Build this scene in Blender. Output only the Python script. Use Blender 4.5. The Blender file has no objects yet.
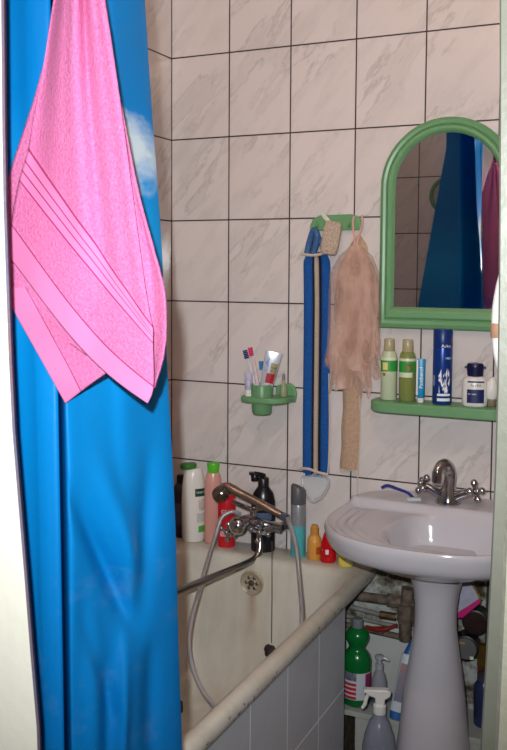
import bpy, bmesh, math, random
from math import pi, sin, cos, radians, sqrt, atan2, exp
from mathutils import Vector, Matrix
random.seed(7)
COL = bpy.context.scene.collection
SC = bpy.context.scene

# ------------------------------------------------------------------ camera
CAMF, CX, CY = 900.0, 253.5, 328.88
YAW, PITCH, ROLL = .4341, -.0653, .0063
CAM = Vector((1.428, -2.4649, 1.4282))
FW = Vector((-sin(YAW)*cos(PITCH), cos(YAW)*cos(PITCH), sin(PITCH)))
_r = Vector((cos(YAW), sin(YAW), 0)); _u = _r.cross(FW)
RT = cos(ROLL)*_r + sin(ROLL)*_u
UP = -sin(ROLL)*_r + cos(ROLL)*_u
cd = bpy.data.cameras.new('camera'); cam = bpy.data.objects.new('camera', cd); COL.objects.link(cam)
cd.sensor_fit = 'VERTICAL'; cd.sensor_height = 24.0; cd.lens = CAMF/750*24.0
cd.shift_y = -(375-CY)/750
cd.clip_start = .02
M = Matrix((RT, UP, -FW)).transposed().to_4x4(); M.translation = CAM
cam.matrix_world = M
SC.camera = cam

def at(px, py, Y):
    """world point on the plane y = Y seen at a pixel of the photograph"""
    d = FW + RT*(px-CX)/CAMF - UP*(py-CY)/CAMF
    return CAM + d*((Y-CAM.y)/d.y)
def facing(x, y, off=0):
    return atan2(CAM.x-x, -(CAM.y-y)) + off

# ------------------------------------------------------------------ materials
def S(r, g, b):
    f = lambda c: ((c/255+.055)/1.055)**2.4 if c/255 > .04045 else c/255/12.92
    return (f(r), f(g), f(b), 1)
def nodes(m):
    m.use_nodes = True
    nt = m.node_tree; p = nt.nodes['Principled BSDF']
    return nt, p
def N(nt, t, **kw):
    n = nt.nodes.new(t)
    for k, v in kw.items(): setattr(n, k, v)
    return n
def L(nt, a, b): nt.links.new(a, b)
def mathn(nt, op, a, b=None):
    n = N(nt, 'ShaderNodeMath', operation=op)
    for i, v in enumerate((a, b)):
        if v is None: continue
        if isinstance(v, (int, float)): n.inputs[i].default_value = v
        else: L(nt, v, n.inputs[i])
    return n.outputs[0]
def ramp(nt, fac, stops):
    n = N(nt, 'ShaderNodeValToRGB'); cr = n.color_ramp
    while len(cr.elements) < len(stops): cr.elements.new(.5)
    for e, (p, c) in zip(cr.elements, stops):
        e.position = p; e.color = c if len(c) == 4 else (*c, 1)
    L(nt, fac, n.inputs[0]); return n.outputs[0]
def mixc(nt, fac, a, b):
    n = N(nt, 'ShaderNodeMix', data_type='RGBA')
    if isinstance(fac, (int, float)): n.inputs[0].default_value = fac
    else: L(nt, fac, n.inputs[0])
    for i, v in ((6, a), (7, b)):
        if isinstance(v, tuple): n.inputs[i].default_value = v
        else: L(nt, v, n.inputs[i])
    return n.outputs[2]
def objco(nt): return N(nt, 'ShaderNodeTexCoord').outputs['Object']
def noise(nt, co, scale, detail=3, rough=.55):
    n = N(nt, 'ShaderNodeTexNoise'); n.inputs['Scale'].default_value = scale
    n.inputs['Detail'].default_value = detail; n.inputs['Roughness'].default_value = rough
    L(nt, co, n.inputs['Vector']); return n.outputs['Fac']
def bumpn(nt, p, h, strength, dist):
    b = N(nt, 'ShaderNodeBump'); b.inputs['Strength'].default_value = strength
    b.inputs['Distance'].default_value = dist; L(nt, h, b.inputs['Height']); L(nt, b.outputs[0], p.inputs['Normal'])
MATS = {}
def mat(name, col, rough=.5, metal=0, var=0, vscale=15, var_col=None, bump=0, bscale=200, bdist=.002, trans=0, ior=1.45, alpha=1, coat=0, spec=None, emit=0, sub=0, sheen=0):
    if name in MATS: return MATS[name]
    m = bpy.data.materials.new(name); nt, p = nodes(m); MATS[name] = m
    p.inputs['Base Color'].default_value = col
    p.inputs['Roughness'].default_value = rough; p.inputs['Metallic'].default_value = metal
    p.inputs['Transmission Weight'].default_value = trans; p.inputs['IOR'].default_value = ior
    p.inputs['Alpha'].default_value = alpha; p.inputs['Coat Weight'].default_value = coat
    p.inputs['Sheen Weight'].default_value = sheen
    if spec is not None: p.inputs['Specular IOR Level'].default_value = spec
    if sub: p.inputs['Subsurface Weight'].default_value = sub; p.inputs['Subsurface Radius'].default_value = (.01, .008, .006)
    if emit:
        p.inputs['Emission Color'].default_value = col; p.inputs['Emission Strength'].default_value = emit
    co = objco(nt) if (var or bump) else None
    if var:
        vc = var_col or tuple(c*.5 for c in col[:3])+(1,)
        f = ramp(nt, noise(nt, co, vscale), [(.5-.25, (0, 0, 0, 1)), (.5+.25, (1, 1, 1, 1))])
        f = mathn(nt, 'MULTIPLY', f, var)
        L(nt, mixc(nt, f, col, vc), p.inputs['Base Color'])
    if bump: bumpn(nt, p, noise(nt, co, bscale, 4), bump, bdist)
    return m

def tile_mat(name, axis, u0, v0, base=(224, 214, 210), vein=(186, 178, 174), grout=(54, 36, 30), plaster=False, mort=.0022, rough=.13):
    m = bpy.data.materials.new(name); nt, p = nodes(m); MATS[name] = m
    co = objco(nt); sep = N(nt, 'ShaderNodeSeparateXYZ'); L(nt, co, sep.inputs[0])
    u = mathn(nt, 'SUBTRACT', sep.outputs[axis], u0 - 20.0)
    v = mathn(nt, 'SUBTRACT', sep.outputs[2], v0 - 25.0)
    uv = N(nt, 'ShaderNodeCombineXYZ'); L(nt, u, uv.inputs[0]); L(nt, v, uv.inputs[1])
    br = N(nt, 'ShaderNodeTexBrick', offset=0.0, squash=1.0)
    br.inputs['Scale'].default_value = 1; br.inputs['Brick Width'].default_value = .2; br.inputs['Row Height'].default_value = .25
    br.inputs['Mortar Size'].default_value = mort; br.inputs['Mortar Smooth'].default_value = .15; br.inputs['Bias'].default_value = 0
    br.inputs['Color1'].default_value = (.94, .94, .94, 1); br.inputs['Color2'].default_value = (1, 1, 1, 1); br.inputs['Mortar'].default_value = (1, 1, 1, 1)
    L(nt, uv.outputs[0], br.inputs['Vector'])
    # veins: streaks at about 50 degrees, another cut of stone on every tile
    iu = mathn(nt, 'FLOOR', mathn(nt, 'DIVIDE', u, .2)); iv = mathn(nt, 'FLOOR', mathn(nt, 'DIVIDE', v, .25))
    idv = N(nt, 'ShaderNodeCombineXYZ'); L(nt, iu, idv.inputs[0]); L(nt, iv, idv.inputs[1])
    wn = N(nt, 'ShaderNodeTexWhiteNoise', noise_dimensions='2D'); L(nt, idv.outputs[0], wn.inputs['Vector'])
    mp = N(nt, 'ShaderNodeMapping'); mp.inputs['Rotation'].default_value = (0, 0, radians(-52)); mp.inputs['Scale'].default_value = (4, 19, 1)
    mp.vector_type = 'TEXTURE'; mp.inputs['Scale'].default_value = (1/7., 1/24., 1); mp.inputs['Rotation'].default_value = (0, 0, radians(50))
    L(nt, uv.outputs[0], mp.inputs['Vector'])
    ad = N(nt, 'ShaderNodeVectorMath', operation='ADD'); L(nt, mp.outputs[0], ad.inputs[0])
    off = N(nt, 'ShaderNodeCombineXYZ'); L(nt, mathn(nt, 'MULTIPLY', wn.outputs['Value'], 3.0), off.inputs[0]); L(nt, mathn(nt, 'MULTIPLY', wn.outputs['Value'], 40.0), off.inputs[2])
    L(nt, off.outputs[0], ad.inputs[1])
    nz = noise(nt, ad.outputs[0], .8, 4, .6)
    ridge = ramp(nt, mathn(nt, 'ABSOLUTE', mathn(nt, 'SUBTRACT', nz, .47)), [(.0, (.85, .85, .85, 1)), (.05, (0, 0, 0, 1))])
    patch = ramp(nt, noise(nt, ad.outputs[0], .35, 2), [(.45, (0, 0, 0, 1)), (.6, (1, 1, 1, 1))])
    soft = ramp(nt, nz, [(.32, (.28, .28, .28, 1)), (.55, (0, 0, 0, 1))])
    f1 = mathn(nt, 'MAXIMUM', mathn(nt, 'MULTIPLY', ridge, mathn(nt, 'MULTIPLY', patch, .8)), soft)
    c = mixc(nt, f1, S(*base), S(*vein))
    mul = N(nt, 'ShaderNodeMix', data_type='RGBA', blend_type='MULTIPLY'); mul.inputs[0].default_value = 1
    L(nt, c, mul.inputs[6]); L(nt, br.outputs['Color'], mul.inputs[7])
    col = mixc(nt, br.outputs['Fac'], mul.outputs[2], S(*grout))
    rgh = mathn(nt, 'ADD', mathn(nt, 'MULTIPLY', br.outputs['Fac'], .5), rough)
    hgt = mathn(nt, 'SUBTRACT', 1.0, br.outputs['Fac'])
    if plaster:
        n1 = noise(nt, co, 7, 4)
        zz = mathn(nt, 'ADD', sep.outputs[2], mathn(nt, 'MULTIPLY', mathn(nt, 'SUBTRACT', n1, .5), .05))
        xx = mathn(nt, 'ADD', sep.outputs[0], mathn(nt, 'MULTIPLY', mathn(nt, 'SUBTRACT', n1, .5), .05))
        msk = mathn(nt, 'MULTIPLY', mathn(nt, 'LESS_THAN', zz, .625), mathn(nt, 'GREATER_THAN', xx, .57))
        pn = noise(nt, co, 16, 6, .65)
        pc = ramp(nt, pn, [(.37, S(60, 48, 38)), (.45, S(128, 122, 108)), (.54, S(180, 184, 178)), (.78, S(206, 212, 210))])
        col = mixc(nt, msk, col, pc)
        rgh = mathn(nt, 'MAXIMUM', rgh, mathn(nt, 'MULTIPLY', msk, .75))
        hgt = mathn(nt, 'ADD', mathn(nt, 'MULTIPLY', hgt, mathn(nt, 'SUBTRACT', 1.0, msk)), mathn(nt, 'MULTIPLY', msk, mathn(nt, 'MULTIPLY', pn, 2.0)))
    L(nt, col, p.inputs['Base Color']); L(nt, rgh, p.inputs['Roughness'])
    bumpn(nt, p, hgt, .6, .0015)
    return m

# ------------------------------------------------------------------ mesh helpers
class MB:
    def __init__(s): s.v = []; s.f = []
    def add(s, vs, fs):
        o = len(s.v); s.v += [tuple(v) for v in vs]; s.f += [tuple(i+o for i in f) for f in fs]; return s
    def box(s, x0, x1, y0, y1, z0, z1):
        v = [(x, y, z) for x in (x0, x1) for y in (y0, y1) for z in (z0, z1)]
        return s.add(v, [(0, 1, 3, 2), (4, 6, 7, 5), (0, 4, 5, 1), (2, 3, 7, 6), (0, 2, 6, 4), (1, 5, 7, 3)])
    def prism(s, poly, z0, z1, axis='z', origin=(0, 0, 0)):
        """extrude a 2D polygon; axis z: (x,y); axis y: (x,z) extruded along y"""
        n = len(poly); vs = []
        for h in (z0, z1):
            for a, b in poly:
                vs.append((a, b, h) if axis == 'z' else ((a, h, b) if axis == 'y' else (h, a, b)))
        fs = [tuple(range(n))[::-1], tuple(range(n, 2*n))] + [(i, (i+1) % n, n+(i+1) % n, n+i) for i in range(n)]
        return s.add(vs, fs)
    def loft(s, rings, cap0=True, cap1=True, closed=True):
        n = len(rings[0]); vs = [p for r in rings for p in r]; fs = []
        for k in range(len(rings)-1):
            for i in range(n if closed else n-1):
                j = (i+1) % n
                fs.append((k*n+i, k*n+j, (k+1)*n+j, (k+1)*n+i))
        if cap0: fs.append(tuple(range(n))[::-1])
        if cap1: fs.append(tuple(range((len(rings)-1)*n, len(rings)*n)))
        return s.add(vs, fs)
    def lathe(s, prof, seg=28, flat=1, c=(0, 0, 0), cap0=True, cap1=True, power=2):
        rings = []
        for r, z in prof:
            ring = []
            for i in range(seg):
                a = 2*pi*i/seg; ca, sa = cos(a), sin(a)
                if power != 2:
                    k = 1/((abs(ca)**power+abs(sa)**power)**(1/power)); ca *= k; sa *= k
                ring.append((c[0]+r*ca, c[1]+r*sa*flat, c[2]+z))
            rings.append(ring)
        return s.loft(rings, cap0, cap1)
    def tube(s, pts, r, seg=10, cap=True):
        pts = [Vector(p) for p in pts]; n = len(pts)
        rs = r if isinstance(r, (list, tuple)) else [r]*n
        rings = []; t0 = None; nrm = None
        for i in range(n):
            t = (pts[min(i+1, n-1)]-pts[max(i-1, 0)]).normalized()
            if nrm is None:
                nrm = t.orthogonal().normalized()
            else:
                nrm = (nrm - t*nrm.dot(t)).normalized()
            b = t.cross(nrm)
            rings.append([pts[i]+(nrm*cos(2*pi*k/seg)+b*sin(2*pi*k/seg))*rs[i] for k in range(seg)])
        return s.loft(rings, cap, cap)
    def ball(s, c, r, seg=14, sc=(1, 1, 1)):
        prof = [(max(1e-4, sin(pi*i/8)), -cos(pi*i/8)) for i in range(9)]
        rings = [[(c[0]+r*sc[0]*p*cos(2*pi*k/seg), c[1]+r*sc[1]*p*sin(2*pi*k/seg), c[2]+r*sc[2]*z) for k in range(seg)] for p, z in prof]
        return s.loft(rings)
    def grid(s, fn, nu, nv):
        vs = [fn(i/nu, j/nv) for j in range(nv+1) for i in range(nu+1)]
        w = nu+1
        return s.add(vs, [(j*w+i, j*w+i+1, (j+1)*w+i+1, (j+1)*w+i) for j in range(nv) for i in range(nu)])
    def xf(s, m):
        s.v = [tuple(m @ Vector(v)) for v in s.v]; return s
    def shift(s, o):
        s.v = [(v[0]-o[0], v[1]-o[1], v[2]-o[2]) for v in s.v]; return s

def obj(name, mb, m, parent=None, loc=None, bevel=0, bseg=2, smooth=35, solid=0, label=None):
    me = bpy.data.meshes.new(name); me.from_pydata(mb.v, [], mb.f); me.update()
    b = bmesh.new(); b.from_mesh(me)
    bmesh.ops.recalc_face_normals(b, faces=b.faces[:])
    b.to_mesh(me); b.free()
    if smooth:
        for p in me.polygons: p.use_smooth = True
        me.set_sharp_from_angle(angle=radians(smooth))
    o = bpy.data.objects.new(name, me); COL.objects.link(o)
    if m: me.materials.append(m)
    if parent: o.parent = parent
    if loc is not None: o.location = loc
    if solid:
        md = o.modifiers.new('solid', 'SOLIDIFY'); md.thickness = solid; md.offset = 0
    if bevel:
        md = o.modifiers.new('bevel', 'BEVEL'); md.width = bevel; md.segments = bseg; md.limit_method = 'ANGLE'; md.angle_limit = radians(40)
    if label: o['label'] = label
    return o
def tag(o, label, cat, group=None, kind=None):
    if label: o['label'] = label
    if cat: o['category'] = cat
    if group: o['group'] = group
    if kind: o['kind'] = kind
    return o
def thing(name, label, cat, loc, rotz=0, group=None):
    o = bpy.data.objects.new(name, None); COL.objects.link(o)
    o.location = loc; o.rotation_euler = (0, 0, rotz); o.empty_display_size = .05
    return tag(o, label, cat, group)
def struct(name, mb, m, parent=None, label=None, **kw):
    o = obj(name, mb, m, parent, **kw)
    if parent is None:
        o['kind'] = 'structure'
    if label: o['label'] = label
    return o
def smoothstep(a, b, x):
    t = min(1, max(0, (x-a)/(b-a))); return t*t*(3-2*t)
def spline(pts, n=8):
    """Catmull-Rom through points"""
    P = [Vector(p) for p in pts]; out = []
    for i in range(len(P)-1):
        p0 = P[max(i-1, 0)]; p1 = P[i]; p2 = P[i+1]; p3 = P[min(i+2, len(P)-1)]
        for k in range(n):
            t = k/n
            out.append(.5*((2*p1)+(p2-p0)*t+(2*p0-5*p1+4*p2-p3)*t*t+(3*p1-p0-3*p2+p3)*t**3))
    out.append(P[-1]); return out
def interp(keys, t):
    """smooth interpolation in a sorted list (t, value...)"""
    if t <= keys[0][0]: return keys[0][1:]
    for a, b in zip(keys, keys[1:]):
        if t <= b[0]:
            k = (t-a[0])/(b[0]-a[0])
            return tuple(x+(y-x)*k for x, y in zip(a[1:], b[1:]))
    return keys[-1][1:]
def wrap_patch(R, z0, z1, a0, a1, flat=1, nu=14, nv=1, off=.0006, R1=None):
    """a curved label lying on a bottle; angle 0 faces local -y"""
    R1 = R if R1 is None else R1
    def fn(u, v):
        a = a0+(a1-a0)*u; r = R+(R1-R)*v
        return ((r+off)*sin(a), -(r*flat+off)*cos(a), z0+(z1-z0)*v)
    return MB().grid(fn, nu, nv)
def text_mb(body, size, squash=1):
    cu = bpy.data.curves.new('t', 'FONT'); cu.body = body; cu.size = size; cu.align_x = 'CENTER'; cu.align_y = 'CENTER'
    cu.resolution_u = 2
    o = bpy.data.objects.new('t', cu); COL.objects.link(o)
    dg = bpy.context.evaluated_depsgraph_get(); me = bpy.data.meshes.new_from_object(o.evaluated_get(dg))
    mb = MB(); mb.add([(v.co.x*squash, v.co.y, 0) for v in me.vertices], [tuple(p.vertices) for p in me.polygons])
    bpy.data.objects.remove(o); bpy.data.curves.remove(cu); bpy.data.meshes.remove(me)
    return mb
def wrap_text(body, size, R, z, a, m, parent, flat=1, vertical=False, off=.0012, name='lettering', squash=1):
    mb = text_mb(body, size, squash); vs = []
    for x, y, _ in mb.v:
        if vertical: x, y = -y, x
        an = a + x/R
        vs.append(((R+off)*sin(an), -(R*flat+off)*cos(an), z+y))
    mb.v = vs
    return obj(name, mb, m, parent, smooth=0)

# shared materials
chrome = mat('chrome', S(200, 200, 205), .12, 1, var=.3, vscale=60, var_col=S(120, 120, 120))
steel = mat('steel_hose', S(190, 190, 194), .35, .7, bump=.5, bscale=600, bdist=.001)
green = mat('green_plastic', S(112, 160, 112), .35, var=.25, vscale=30, var_col=S(98, 145, 100))
white_pl = mat('white_plastic', S(232, 230, 224), .3)
black_pl = mat('black_plastic', S(22, 20, 24), .25)
navy_pl = mat('navy_plastic', S(22, 24, 66), .3)
ink_white = mat('ink_white', S(240, 240, 245), .5)
ink_dark = mat('ink_dark', S(40, 42, 70), .5)
enamel = mat('enamel', S(226, 218, 200), .22, var=.35, vscale=4, var_col=S(196, 178, 148), bump=.06, bscale=60)
porcelain = mat('porcelain', S(204, 201, 208), .14, var=.15, vscale=9, var_col=S(190, 180, 176))

# ------------------------------------------------------------------ room shell
Z0 = 2.08
YF = -1.55           # inner face of the wall with the door
t_back = tile_mat('tiles_back', 0, 0, Z0, plaster=True)
t_left = tile_mat('tiles_left', 1, 0, Z0)
t_front = tile_mat('tiles_front', 0, -.012, Z0+.017)
struct('wall_back', MB().box(-.1, 1.55, 0, .1, 0, 2.6), t_back)
struct('wall_left', MB().box(-.1, 0, YF-.06, 0, 0, 2.6), t_left)
struct('wall_right', MB().box(1.45, 1.55, YF-.06, 0, 0, 2.6), t_left)
wf = MB().box(0, .60, YF-.06, YF, 0, 2.6).box(1.34, 1.45, YF-.06, YF, 0, 2.6).box(.60, 1.34, YF-.06, YF, 2.06, 2.6)
struct('wall_front', wf, t_front)
struct('floor', MB().box(-.1, 1.55, YF-.06, .1, -.1, 0), mat('floor_tile', S(120, 104, 92), .4, var=.5, vscale=6))
struct('ceiling', MB().box(-.1, 1.55, YF-.06, .1, 2.6, 2.7), mat('ceiling_paint', S(222, 216, 204), .8, bump=.1, bscale=40))
hall_paint = mat('hall_paper', S(186, 150, 112), .8, var=.3, vscale=12, var_col=S(170, 128, 92))
struct('floor_hall', MB().box(-.5, 2.6, -3.7, YF-.06, -.1, 0), mat('hall_boards', S(128, 84, 52), .5, var=.4, vscale=5))
struct('wall_hall', MB().box(-.5, 2.6, -3.8, -3.7, 0, 2.6), hall_paint)
struct('wall_hall_left', MB().box(-.6, -.5, -3.8, YF-.06, 0, 2.6), hall_paint)
struct('wall_hall_right', MB().box(2.6, 2.7, -3.8, YF-.06, 0, 2.6), hall_paint)
struct('wall_hall_front', MB().box(-.5, .58, -1.6145, -1.6105, 0, 2.6).box(1.36, 2.6, -1.6145, -1.6105, 0, 2.6).box(.58, 1.36, -1.6145, -1.6105, 2.1, 2.6), hall_paint)
struct('ceiling_hall', MB().box(-.6, 2.7, -3.8, YF-.06, 2.6, 2.7), MATS['ceiling_paint'])
# door frame: leaning posts of a thin partition
cream = mat('cream_paint', S(236, 232, 216), .35, var=.25, vscale=7, var_col=S(222, 216, 196), bump=.25, bscale=45, bdist=.003)
cream_old = mat('old_cream_paint', S(160, 158, 140), .45, var=.6, vscale=14, var_col=S(134, 130, 112), bump=.5, bscale=60, bdist=.004)
chip = mat('chipped_edge_paint', S(84, 86, 108), .45, var=.8, vscale=9, var_col=S(112, 76, 80), bump=.4, bscale=80)
gap_shade_m = mat('black_gap_shade', S(14, 14, 16), .8)  # near-black colour stands in for the shadow in the gap behind the post edge
def post(poly, keys, Yk, z0=0, z1=2.12, x_ref=None):
    """uneven post: plan poly given relative to the edge x; the edge wanders with height (keys: height, x)"""
    rings = []
    for k in range(25):
        z = z0+(z1-z0)*k/24
        ex = interp(keys, z)[0]
        rings.append([((x if fixed else ex+x), y, z) for x, y, fixed in poly])
    return MB().loft(rings)
def edge_keys(pts, Y):
    ks = sorted((at(px, py, Y).z, at(px, py, Y).x) for px, py in pts)
    (za, xa), (zb_, xb) = ks[0], ks[-1]
    return [(-.1, xa)]+ks+[(2.3, xb)]
EL = edge_keys([(1.5, 0), (3, 180), (7, 300), (11, 410), (17.5, 490), (25, 580), (32, 670), (39, 750)], -1.63)
fl = struct('trim_1', post([(.30, -1.63, 1), (0, -1.63, 0), (-.004, -1.622, 0), (.62, -1.552, 1), (.58, -1.55, 1), (.58, -1.612, 1), (.30, -1.612, 1)], EL, -1.63), cream, label='cream painted left door post', smooth=20)
obj('post_edge', post([(-.0005, -1.6302, 0), (.0024, -1.6288, 0), (-.0015, -1.6228, 0), (-.006, -1.6215, 0)], EL, -1.63), chip, fl, smooth=20, label='narrow mauve edge with chipped paint')
obj('edge_gap_shade', post([(-.0035, -1.6230, 0), (-.0012, -1.6226, 0), (-.012, -1.608, 0), (-.018, -1.612, 0)], EL, -1.63), gap_shade_m, fl, smooth=20, label='black strip painted as the shadow in the gap behind the edge')
ER = edge_keys([(512, 0), (511, 200), (508, 400), (504, 500), (501, 600), (497.5, 670), (493.5, 750)], -1.63)
ES = edge_keys([(499, 0), (499, 130), (498, 300), (496, 430), (493, 500), (489, 590), (484.5, 670), (479.5, 750)], -1.60)
fr = struct('trim_2', post([(1.60, -1.63, 1), (0.004, -1.63, 0), (0, -1.624, 0), (.001, -1.602, 0), (1.40, -1.58, 1), (1.40, -1.612, 1), (1.60, -1.612, 1)], ER, -1.63), cream_old, label='cream painted right door post', smooth=20)
obj('post_stop', post([(1.38, -1.60, 1), (0.002, -1.60, 0), (0, -1.597, 0), (.002, -1.570, 0), (1.38, -1.552, 1)], ES, -1.6), mat('stop_paint', S(108, 108, 96), .4, var=.5, vscale=20, var_col=S(94, 92, 80), bump=.3, bscale=70), fr, smooth=20, label='inner stop strip of the right door post')
struct('trim_3', MB().box(.60, 1.34, -1.63, YF+.002, 2.0, 2.075), cream, label='door frame head')
# bathroom door standing open inwards at the right
ang = atan2(1.285-1.225, .60)
dr = struct('door_1', MB().box(0, .035, 0, .56, .02, 1.97).xf(Matrix.Translation((1.30, YF+.01, 0)) @ Matrix.Rotation(ang, 4, 'Z')), cream, bevel=.003, label='door leaf open inwards')
hp = []
HY = -1.06
xs = 1.30 - (HY-(YF+.01))*math.tan(ang)
hand_prof = [(0, 1.475, 0), (.028, 1.462, 0), (.050, 1.43, 0), (.0605, 1.38, 0), (.0615, 1.335, 0), (.055, 1.29, 0), (.035, 1.245, 0), (.010, 1.215, 0), (-.002, 1.205, 0)]
hpts = spline([(xs+.002-d, HY, z) for d, z, _ in hand_prof], 6)
dh = obj('door_handle', MB().tube(hpts, .013, 14), mat('handle_white', S(246, 244, 238), .25), dr, label='white bow-shaped pull handle')
k0 = [i for i, p in enumerate(hpts) if 1.325 <= p.z <= 1.352]
obj('handle_band', MB().tube([hpts[i] for i in range(k0[0], k0[-1]+1)], .0145, 14), mat('band_copper', S(196, 150, 120), .35, var=.5, vscale=80), dh, label='pinkish copper band')

# ------------------------------------------------------------------ lights
lampx, lampy, lampz = .90, -1.38, 2.32
lt = thing('ceiling_lamp', 'bare warm light bulb hanging from the bathroom ceiling', 'lamp', (lampx, lampy, 2.6))
obj('ceiling_rose', MB().lathe([(.045, 0), (.045, -.012), (.02, -.03), (.006, -.034)], 24), white_pl, lt)
obj('cord', MB().tube([(0, 0, -.03), (0, 0, -.11)], .003, 8), black_pl, lt)
obj('socket', MB().lathe([(.008, -.10), (.02, -.115), (.021, -.15), (.018, -.155)], 20), black_pl, lt)
bulb_m = bpy.data.materials.new('bulb_glow'); nt, p = nodes(bulb_m)
p.inputs['Base Color'].default_value = (0, 0, 0, 1); p.inputs['Emission Color'].default_value = (1, .72, .58, 1); p.inputs['Emission Strength'].default_value = 165
obj('bulb', MB().lathe([(.013, -.153), (.016, -.165), (.028, -.185), (.034, -.21), (.03, -.232), (.018, -.244), (.002, -.248)], 20), bulb_m, lt, smooth=60)
fd = bpy.data.lights.new('camera_flash', 'SPOT'); fd.energy = 132; fd.color = (.92, .97, 1.0); fd.shadow_soft_size = .012
fd.spot_size = radians(98); fd.spot_blend = 1.0
fo = bpy.data.objects.new('camera_flash', fd); COL.objects.link(fo); fo.location = CAM - RT*.04 + UP*.075 + FW*.02
fo.rotation_mode = 'QUATERNION'; fo.rotation_quaternion = (FW + UP*.10 - RT*.05).normalized().to_track_quat('-Z', 'Y')
w = bpy.data.worlds.new('world'); SC.world = w; w.use_nodes = True
w.node_tree.nodes['Background'].inputs[0].default_value = (.5, .42, .34, 1); w.node_tree.nodes['Background'].inputs[1].default_value = .1
SC.view_settings.view_transform = 'Standard'; SC.view_settings.look = 'None'; SC.view_settings.exposure = 0; SC.view_settings.gamma = 1
SC.view_settings.use_curve_mapping = False

# ------------------------------------------------------------------ bathtub
def rrect(x0, x1, y0, y1, r, z, n=6):
    out = []
    for cx, cy, a0 in ((x1-r, y1-r, 0), (x0+r, y1-r, pi/2), (x0+r, y0+r, pi), (x1-r, y0+r, 3*pi/2)):
        for k in range(n+1):
            a = a0+pi/2*k/n; out.append((cx+r*cos(a), cy+r*sin(a), z))
    return out
TZ = .59
tub_m = bpy.data.materials.new('worn_enamel'); nt, p = nodes(tub_m)
co = objco(nt); sep = N(nt, 'ShaderNodeSeparateXYZ'); L(nt, co, sep.inputs[0])
n1 = noise(nt, co, 5, 5); st = N(nt, 'ShaderNodeMapping'); st.inputs['Scale'].default_value = (9, 9, 1.2); L(nt, co, st.inputs['Vector'])
n2 = noise(nt, st.outputs[0], 2.2, 4)
f = mathn(nt, 'MULTIPLY', ramp(nt, mathn(nt, 'MULTIPLY', mathn(nt, 'ADD', n1, n2), .5), [(.42, (0, 0, 0, 1)), (.62, (1, 1, 1, 1))]), .5)
c = mixc(nt, f, S(212, 207, 195), S(184, 172, 148))
# rust run under the overflow
dx = mathn(nt, 'ABSOLUTE', mathn(nt, 'SUBTRACT', sep.outputs[0], mathn(nt, 'ADD', .347, mathn(nt, 'MULTIPLY', mathn(nt, 'SUBTRACT', n2, .5), .03))))
run = mathn(nt, 'MULTIPLY', ramp(nt, dx, [(.0, (1, 1, 1, 1)), (.02, (0, 0, 0, 1))]), mathn(nt, 'MULTIPLY', mathn(nt, 'LESS_THAN', sep.outputs[2], .50), mathn(nt, 'GREATER_THAN', sep.outputs[1], -.3)))
run = mathn(nt, 'MULTIPLY', run, mathn(nt, 'MAXIMUM', 0.0, mathn(nt, 'MULTIPLY', mathn(nt, 'SUBTRACT', sep.outputs[2], .36), 5.0)))
c = mixc(nt, run, c, S(150, 104, 62))
# chipped outer roll
ch = mathn(nt, 'MULTIPLY', mathn(nt, 'GREATER_THAN', noise(nt, co, 70, 4), .61), mathn(nt, 'MULTIPLY', mathn(nt, 'LESS_THAN', sep.outputs[2], .577), mathn(nt, 'GREATER_THAN', sep.outputs[0], .676)))
c = mixc(nt, ch, c, S(150, 142, 132))
L(nt, c, p.inputs['Base Color']); p.inputs['Roughness'].default_value = .24; bumpn(nt, p, noise(nt, co, 55, 3), .1, .002)
tub = thing('bathtub', 'short white enamel bathtub with worn rounded rim', 'bathtub', (0, 0, 0))
TY = -1.19
R = []
R.append(rrect(.02, .67, TY+.012, -.006, .02, .553))
R.append(rrect(.006, .684, TY+.004, -.004, .025, .552))
R.append(rrect(.003, .6895, TY+.001, -.003, .028, .560))
R.append(rrect(.002, .691, TY, -.002, .03, .572))
R.append(rrect(.003, .6885, TY+.002, -.003, .03, .583))
R.append(rrect(.006, .682, TY+.006, -.004, .03, .589))
R.append(rrect(.012, .674, TY+.012, -.008, .03, .5915))
R.append(rrect(.04, .664, TY+.03, -.10, .07, .5905))
R.append(rrect(.05, .655, TY+.036, -.112, .08, .587))
R.append(rrect(.055, .648, TY+.04, -.119, .085, .578))
R.append(rrect(.06, .641, TY+.044, -.124, .09, .56))
R.append(rrect(.068, .63, TY+.055, -.132, .10, .50))
R.append(rrect(.085, .615, TY+.08, -.15, .12, .36))
R.append(rrect(.11, .59, TY+.12, -.175, .13, .25))
R.append(rrect(.15, .55, TY+.18, -.22, .13, .195))
R.append(rrect(.22, .48, TY+.28, -.30, .12, .18))
tb = MB().loft(R, cap0=False, cap1=True)
obj('tub_shell', tb, tub_m, tub, smooth=50)
# overflow grate on the back inside of the tub
ov = Vector((.348, -.1325, .519))
obj('overflow_ring', MB().lathe([(.036, 0), (.037, .004), (.033, .008), (.028, .005), (.004, .004)], 28).xf(Matrix.Translation(ov) @ Matrix.Rotation(radians(90), 4, 'X')), mat('scaled_ring', S(196, 184, 160), .35, .2, var=.6, vscale=60, var_col=S(150, 122, 88)), tub)
gb = MB()
for a in range(6):
    gb.ball((.017*cos(a*pi/3), .017*sin(a*pi/3), .005), .0055, 8, (1, 1, .4))
gb.lathe([(.009, .004), (.009, .009), (.003, .011)], 14)
obj('overflow_grate', gb.xf(Matrix.Translation(ov) @ Matrix.Rotation(radians(90), 4, 'X')), mat('grate_chrome', S(150, 150, 150), .25, 1), tub)
# tub feet (hidden behind the panel) carry the shell
for fx, fy in ((.2, -.32), (.5, -.32), (.2, -1.0), (.5, -1.0)): obj('foot', MB().lathe([(.03, 0), (.022, .02), (.02, .21)], 14, c=(fx, fy, 0)), mat('cast_iron', S(60, 56, 54), .6, 0), tub)

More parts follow.
